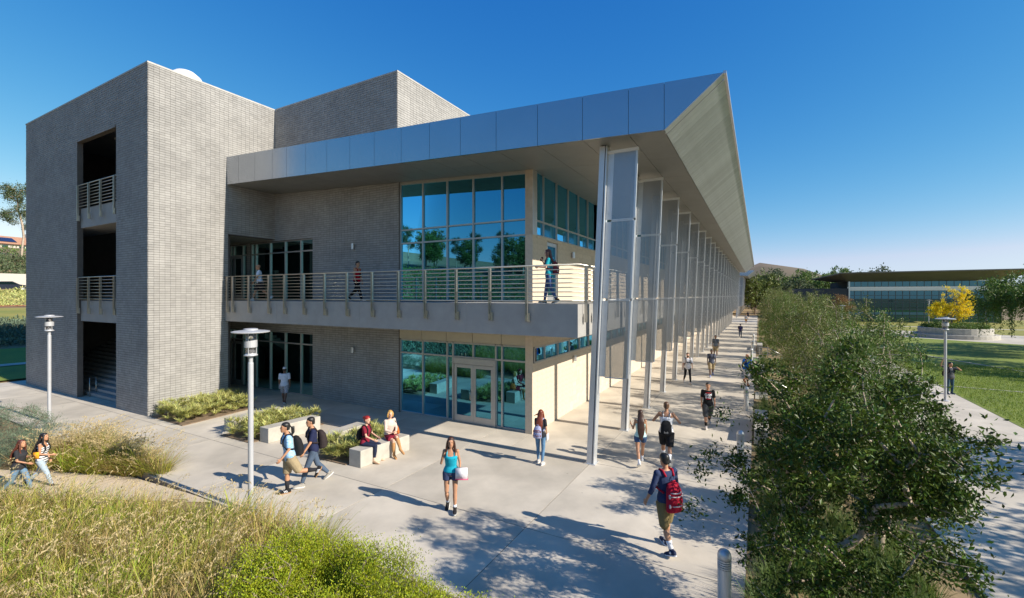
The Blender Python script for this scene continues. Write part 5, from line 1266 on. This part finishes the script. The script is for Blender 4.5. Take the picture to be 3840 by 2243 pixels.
tp = np.concatenate([crown_points(95, (-1.35, 0, 2.5), 1.35, 1.4, 1.35, .2, 1.0, 5), crown_points(130, (1.15, 0, 3.1), 1.4, 1.4, 2.2, .2, 1.0, 6)])
make_tree('yellow_tree', 'leaf_yellow', 'bark', tp, [(0, 0, 0), (0, 0, .6), (.05, 0, 1.2)], 40, .17, .085, spread=.16, loc=(22.2, 79.6, .75), label='bright yellow autumn tree standing in the round planter', cat='tree')
tp = crown_points(150, (0, 0, 3.9), 1.7, 1.7, 2.3, .2, .6, 8)
make_tree('brown_tree', 'leaf_brown', 'bark', tp, [(0, 0, 0), (0, 0, .9), (.05, 0, 1.8)], 34, .15, .075, spread=.2, loc=(11.3, 86, -.5), label='thin brown-leaved tree in front of the dark wing of the glass building', cat='tree')
# drooping tree at the right edge: strands of leaves
tp = crown_points(230, (0, 0, 4.6), 5.0, 5.0, 2.6, .35, .4, 9, zmin=-.4)
wt = make_tree('pepper_tree', 'leaf_green', 'bark', tp, [(0, 0, 0), (.1, 0, 1.0), (.2, .1, 2.0), (.2, 0, 2.8)], 90, .26, .08, spread=.3, droop=.9, loc=(24.3, 60.5, -.5), label='drooping green pepper tree at the right edge of the picture', cat='tree')
st_ = tp[rng.integers(0, len(tp), 520)]; k = 16
fr = np.repeat(np.linspace(0, 1, k)[None], len(st_), 0).ravel(); S0 = np.repeat(st_, k, 0); ln = np.repeat(rng.uniform(.8, 2.8, len(st_)), k)
S0 = S0 + np.stack([np.zeros_like(fr), np.zeros_like(fr), -fr * ln], 1) + rng.normal(size=S0.shape) * .07; S0[:, 2] = np.maximum(S0[:, 2], .4)
S0 = np.repeat(S0, 2, 0); V, F = leaf_arrays(S0, rng.normal(size=S0.shape) * .5 + np.array([[0, 0, -1.]]), np.full(len(S0), .24), np.full(len(S0), .05))
obj('hanging_foliage', npmesh('hanging', V, F), MATS['leaf_green'], wt)
wt.scale = (1.18, 1.18, 1.15)
# trees beyond the frame that shade the lawn and the right path
sh = make_tree('shade_tree', 'leaf_green', 'bark', crown_points(200, (0, 0, 5.2), 3.6, 3.6, 2.8, .3, .4, 31), [(0, 0, 0), (0, 0, 1.2), (.1, .05, 2.4)], 34, .26, .13, spread=.3, loc=(22.5, 50.0, -.5), label='spreading green tree whose shade falls across the lawn at right', cat='tree', group='trees at the right beyond the lawn')
for x, y, sc, lb in ((33, 67, 1.1, 'spreading green tree behind the pepper tree'), (25.5, 44, 1.0, 'spreading green tree out at the right side of the lawn'), (16.5, 21, .9, 'spreading green tree shading the near garden path'), (15.5, 13.5, .9, 'spreading green tree shading the nearest part of the garden path')):
    copy_tree(sh, None, (x, y, -.5), x, sc, label=lb)
# grass blades on the near lawn
n = 60000; px_ = rng.uniform(9.7, 22, n); py_ = rng.uniform(23, 48, n); P = np.stack([px_, py_, np.full(n, -.49)], 1)
a = rng.uniform(0, 6.28, n); s_ = rng.uniform(.1, .8, n); D = np.stack([np.cos(a) * s_, np.sin(a) * s_, np.ones(n)], 1)
V, F = leaf_arrays(P, D, rng.uniform(.06, .13, n), np.full(n, .022)); obj('lawn_grass', npmesh('lawn_grass', V, F), MATS['lawn_blade'], label='short mown grass blades on the near lawn', cat='grass', kind='stuff')
# wood beyond the walkway end: individual trees
ft = []
for k, (lm, seed) in enumerate((('leaf_euc', 70), ('leaf_olive', 71), ('leaf_green', 72))):
    ft.append(make_tree('wood_tree', lm, 'bark', crown_points(110, (0, 0, 5.6), 2.7, 2.7, 3.9, .25, .6, seed, zmin=-.9), [(0, 0, 0), (0, 0, 1.4), (.1, .1, 2.8)], 30, .5, .26, spread=.4, r_tip=.02, cat='tree', group='trees beyond the end of the walkway'))
spots = []
for k in range(46):
    y = random.uniform(128, 250); x = (-2.5 + k * .72) * y / 150. + random.uniform(-1, 1); spots.append((x, y, random.uniform(.75, 1.2) * (1 if y < 180 else 1.25)))
for i, (x, y, sc) in enumerate(spots):
    lb = ('grey-green', 'olive-green', 'bright green')[i % 3] + ' tree in the wood beyond the walkway end'
    pr = ft[i % 3]
    if i < 3: pr.location = (x, y, -.5); pr.scale = (sc,) * 3; pr['label'] = lb
    else: copy_tree(pr, None, (x, y, -.5 + (y > 180) * 1.0), i, sc, label=lb)

# ------------------------------------------------------------------ hillside at the far left: road, car, wall, house, eucalyptus
def strip(name, x0, x1, y0, y1, m, dz=.05):
    xs_ = np.linspace(x0, x1, 8); V = []; F = []
    for x in xs_:
        for y in (y0, y1): V.append((x, y, float(ground_z(x, y)) + dz))
    for i in range(7): F.append((i * 2, i * 2 + 1, i * 2 + 3, i * 2 + 2))
    return obj(name, npmesh(name, V, F, True), MATS[m], kind='structure')
strip('side_lawn', -48.5, -38, 4, 20, 'lawn'); strip('side_path', -43.4, -42.6, 4, 20, 'concrete', .09)
strip('bank_lawn', -74, -61, 6, 30, 'lawn_dry'); strip('road', -98, -91, 0, 45, 'asphalt', .03); strip('red_kerb', -75.6, -75.2, 6, 30, 'red_kerb', .15)
wl_ = obj('retaining_wall', MB().box(-99.6, -99.2, 2, 45, 5.5, 8.3), MATS['stucco'], label='white retaining wall behind the road on the left hillside', cat='wall')
def scatter(name, x0, x1, y0, y1, n, m, size, h, label):
    P = np.stack([rng.uniform(x0, x1, n), rng.uniform(y0, y1, n)], 1); z = ground_z(P[:, 0], P[:, 1]) + rng.uniform(0, 1, n) ** 1.5 * h * (.5 + .5 * np.sin(P[:, 0] * 1.7) * np.cos(P[:, 1] * 1.3))
    V, F = leaf_arrays(np.column_stack([P, z]), rng.normal(size=(n, 3)) * .6 + np.array([[0, 0, .8]]), np.full(n, size), np.full(n, size * .3))
    obj(name, npmesh(name, V, F), MATS[m], label=label, cat='shrubs', kind='stuff')
scatter('bank_shrubs', -60.5, -49.5, 7, 24, 16000, 'leaf_juniper', .32, .9, 'grey-green shrubs on the bank left of the tower')
scatter('verge_shrubs', -90, -76, 12, 34, 9000, 'leaf_strap', .4, .8, 'yellow-green ground cover below the road')
scatter('slope_shrubs', -116, -100, 14, 44, 12000, 'leaf_euc', .55, 1.6, 'dark green shrubs on the slope above the white wall')
scatter('hill_scrub', -160, -118, 20, 60, 1500, 'leaf_green', .7, .8, 'sparse scrub on the dry hill at left')
# parked car
cr = empty('car', (-94.2, 21.4, 5.62), 0, label='dark blue car on the road at the left hillside', cat='car')
cpaint = M('car_paint', (.012, .016, .03), .25, spec=.6)
prof = [(-2.2, .3), (-2.25, .62), (-2.1, .85), (-1.5, .92), (-.9, 1.36), (.35, 1.40), (1.1, .96), (1.95, .82), (2.22, .6), (2.22, .3)]
obj('body', MB().prism([(-.82, y, z) for y, z in prof], [(.82, y, z) for y, z in prof]), cpaint, cr)
obj('side_windows', MB().prism([(-.83, y, z) for y, z in ((-1.3, .94), (-.85, 1.28), (.3, 1.31), (.9, .96))], [(.83, y, z) for y, z in ((-1.3, .94), (-.85, 1.28), (.3, 1.31), (.9, .96))]), MATS['glass_dark'], cr)
for sx in (-1, 1):
    for y in (-1.35, 1.35):
        w = obj('wheel', MB().tube([(sx * .70, y, .32), (sx * .86, y, .32)], .32, 16), MATS['asphalt'], cr); obj('rim', MB().tube([(sx * .85, y, .32), (sx * .875, y, .32)], .19, 12), MATS['alu'], w)
    obj('headlight', MB().box(sx * .5 - .18, sx * .5 + .18, 2.16, 2.235, .58, .74), MATS['white_paint'], cr)
# house on the hill
hs = empty('house', (-161, 37.5, 15.4), .2, label='pale house with tiled roof and solar panels on the left hill', cat='house')
obj('wall', MB().box(-5, 5, -7, 7, 0, 2.6), MATS['stucco'], hs)
rf = obj('roof', MB().prism([(-5.8, -7.6, 2.5), (5.8, -7.6, 2.5), (0, -7.6, 5.4)], [(-5.8, 7.6, 2.5), (5.8, 7.6, 2.5), (0, 7.6, 5.4)]), MATS['roof_tile'], hs)
obj('solar_panel', MB().hexa([(4.6, -6, 3.22), (4.6, -1, 3.22), (1.8, -1, 4.62), (1.8, -6, 4.62), (4.65, -6, 3.32), (4.65, -1, 3.32), (1.85, -1, 4.72), (1.85, -6, 4.72)]), MATS['solar'], rf)
obj('chimney', MB().box(-.6, .9, 3.2, 5.2, 4.0, 6.6), MATS['stucco'], rf)
for y in (-4, 0, 4): obj('window', MB().box(5.001, 5.04, y - .7, y + .7, 1, 2.1), MATS['glass_dark'], hs)
hs.scale = (.75, .75, .75)
eu = make_tree('eucalyptus', 'leaf_euc', 'bark_pale', np.concatenate([crown_points(26, (0, -1.2, 11.5), 1.7, 1.7, 1.6, .2, .5, 91), crown_points(22, (.4, 1.2, 9.2), 1.8, 1.8, 1.4, .2, .5, 92), crown_points(16, (0, -1.5, 7.4), 1.4, 1.3, 1.0, .2, .5, 93), crown_points(10, (0, .8, 12.8), 1.0, 1.2, .9, .2, .5, 94)]),
               [(0, 0, 0), (.1, .1, 2), (0, .3, 4), (.2, .1, 6), (.1, -.2, 8)], 90, .34, .11, spread=.42, r_tip=.02, droop=.5, along=.7, loc=(-118, 28.6, 11.8), label='tall eucalyptus beside the tower on the left hillside', cat='tree', group='eucalyptus trees')
copy_tree(eu, None, (-165, 41.5, 15.5), 2.0, .8, label='eucalyptus left of the house on the hill')
# eucalyptus and slope behind the camera, seen mirrored in the upper windows
for i, (x, y, sc, lb) in enumerate(((-66, -44, .62, 'leftmost eucalyptus mirrored in the upper windows'), (-63, -47, .66, 'second eucalyptus mirrored in the upper windows'), (-60, -43, .6, 'third eucalyptus mirrored in the upper windows'), (-57, -50, .5, 'slim eucalyptus mirrored in the second window bay'), (-52, -46, .54, 'eucalyptus mirrored in the middle window bay'), (-50, -45, .5, 'second eucalyptus mirrored in the middle window bay'), (-43.5, -46, .62, 'tall eucalyptus mirrored in the fourth window bay'), (-40.5, -45, .62, 'tall eucalyptus mirrored between the last window bays'), (-39, -47, .58, 'rightmost eucalyptus mirrored in the upper windows'), (-70, -46, .66, 'eucalyptus mirrored at the left window jamb'), (-65, -52, .7, 'eucalyptus mirrored high in the first window bay'), (-58, -44, .52, 'small eucalyptus mirrored in the second window bay'), (-54, -52, .6, 'eucalyptus mirrored left of the middle window bay'), (-46.5, -50, .5, 'small eucalyptus mirrored right of the middle bay'), (-42, -52, .7, 'eucalyptus mirrored high in the fourth bay'), (-36.5, -48, .5, 'small eucalyptus mirrored at the right window jamb'))):
    copy_tree(eu if i % 3 == 0 else ft[i % 3], None, (x, y, float(ground_z(x, y)) - .2), i * 1.1, sc * (1 if i % 3 == 0 else 1.15), label=lb if i % 3 == 0 else lb.replace('eucalyptus', 'leafy tree'), group='trees mirrored in the windows')
scatter('mirrored_slope_shrubs', -75, -14, -42, -2, 26000, 'leaf_green', .5, 1.2, 'green shrubs on the slope mirrored in the windows')
scatter('mirrored_ground_cover', -34, -12, -8, 1, 16000, 'leaf_juniper', .3, .9, 'blue-green shrubs mirrored in the ground floor windows')
hh_ = copy_tree(hs, None, (-47, -58, float(ground_z(-47, -58))), 1.7, .55, label='small tiled house mirrored low in the upper windows')
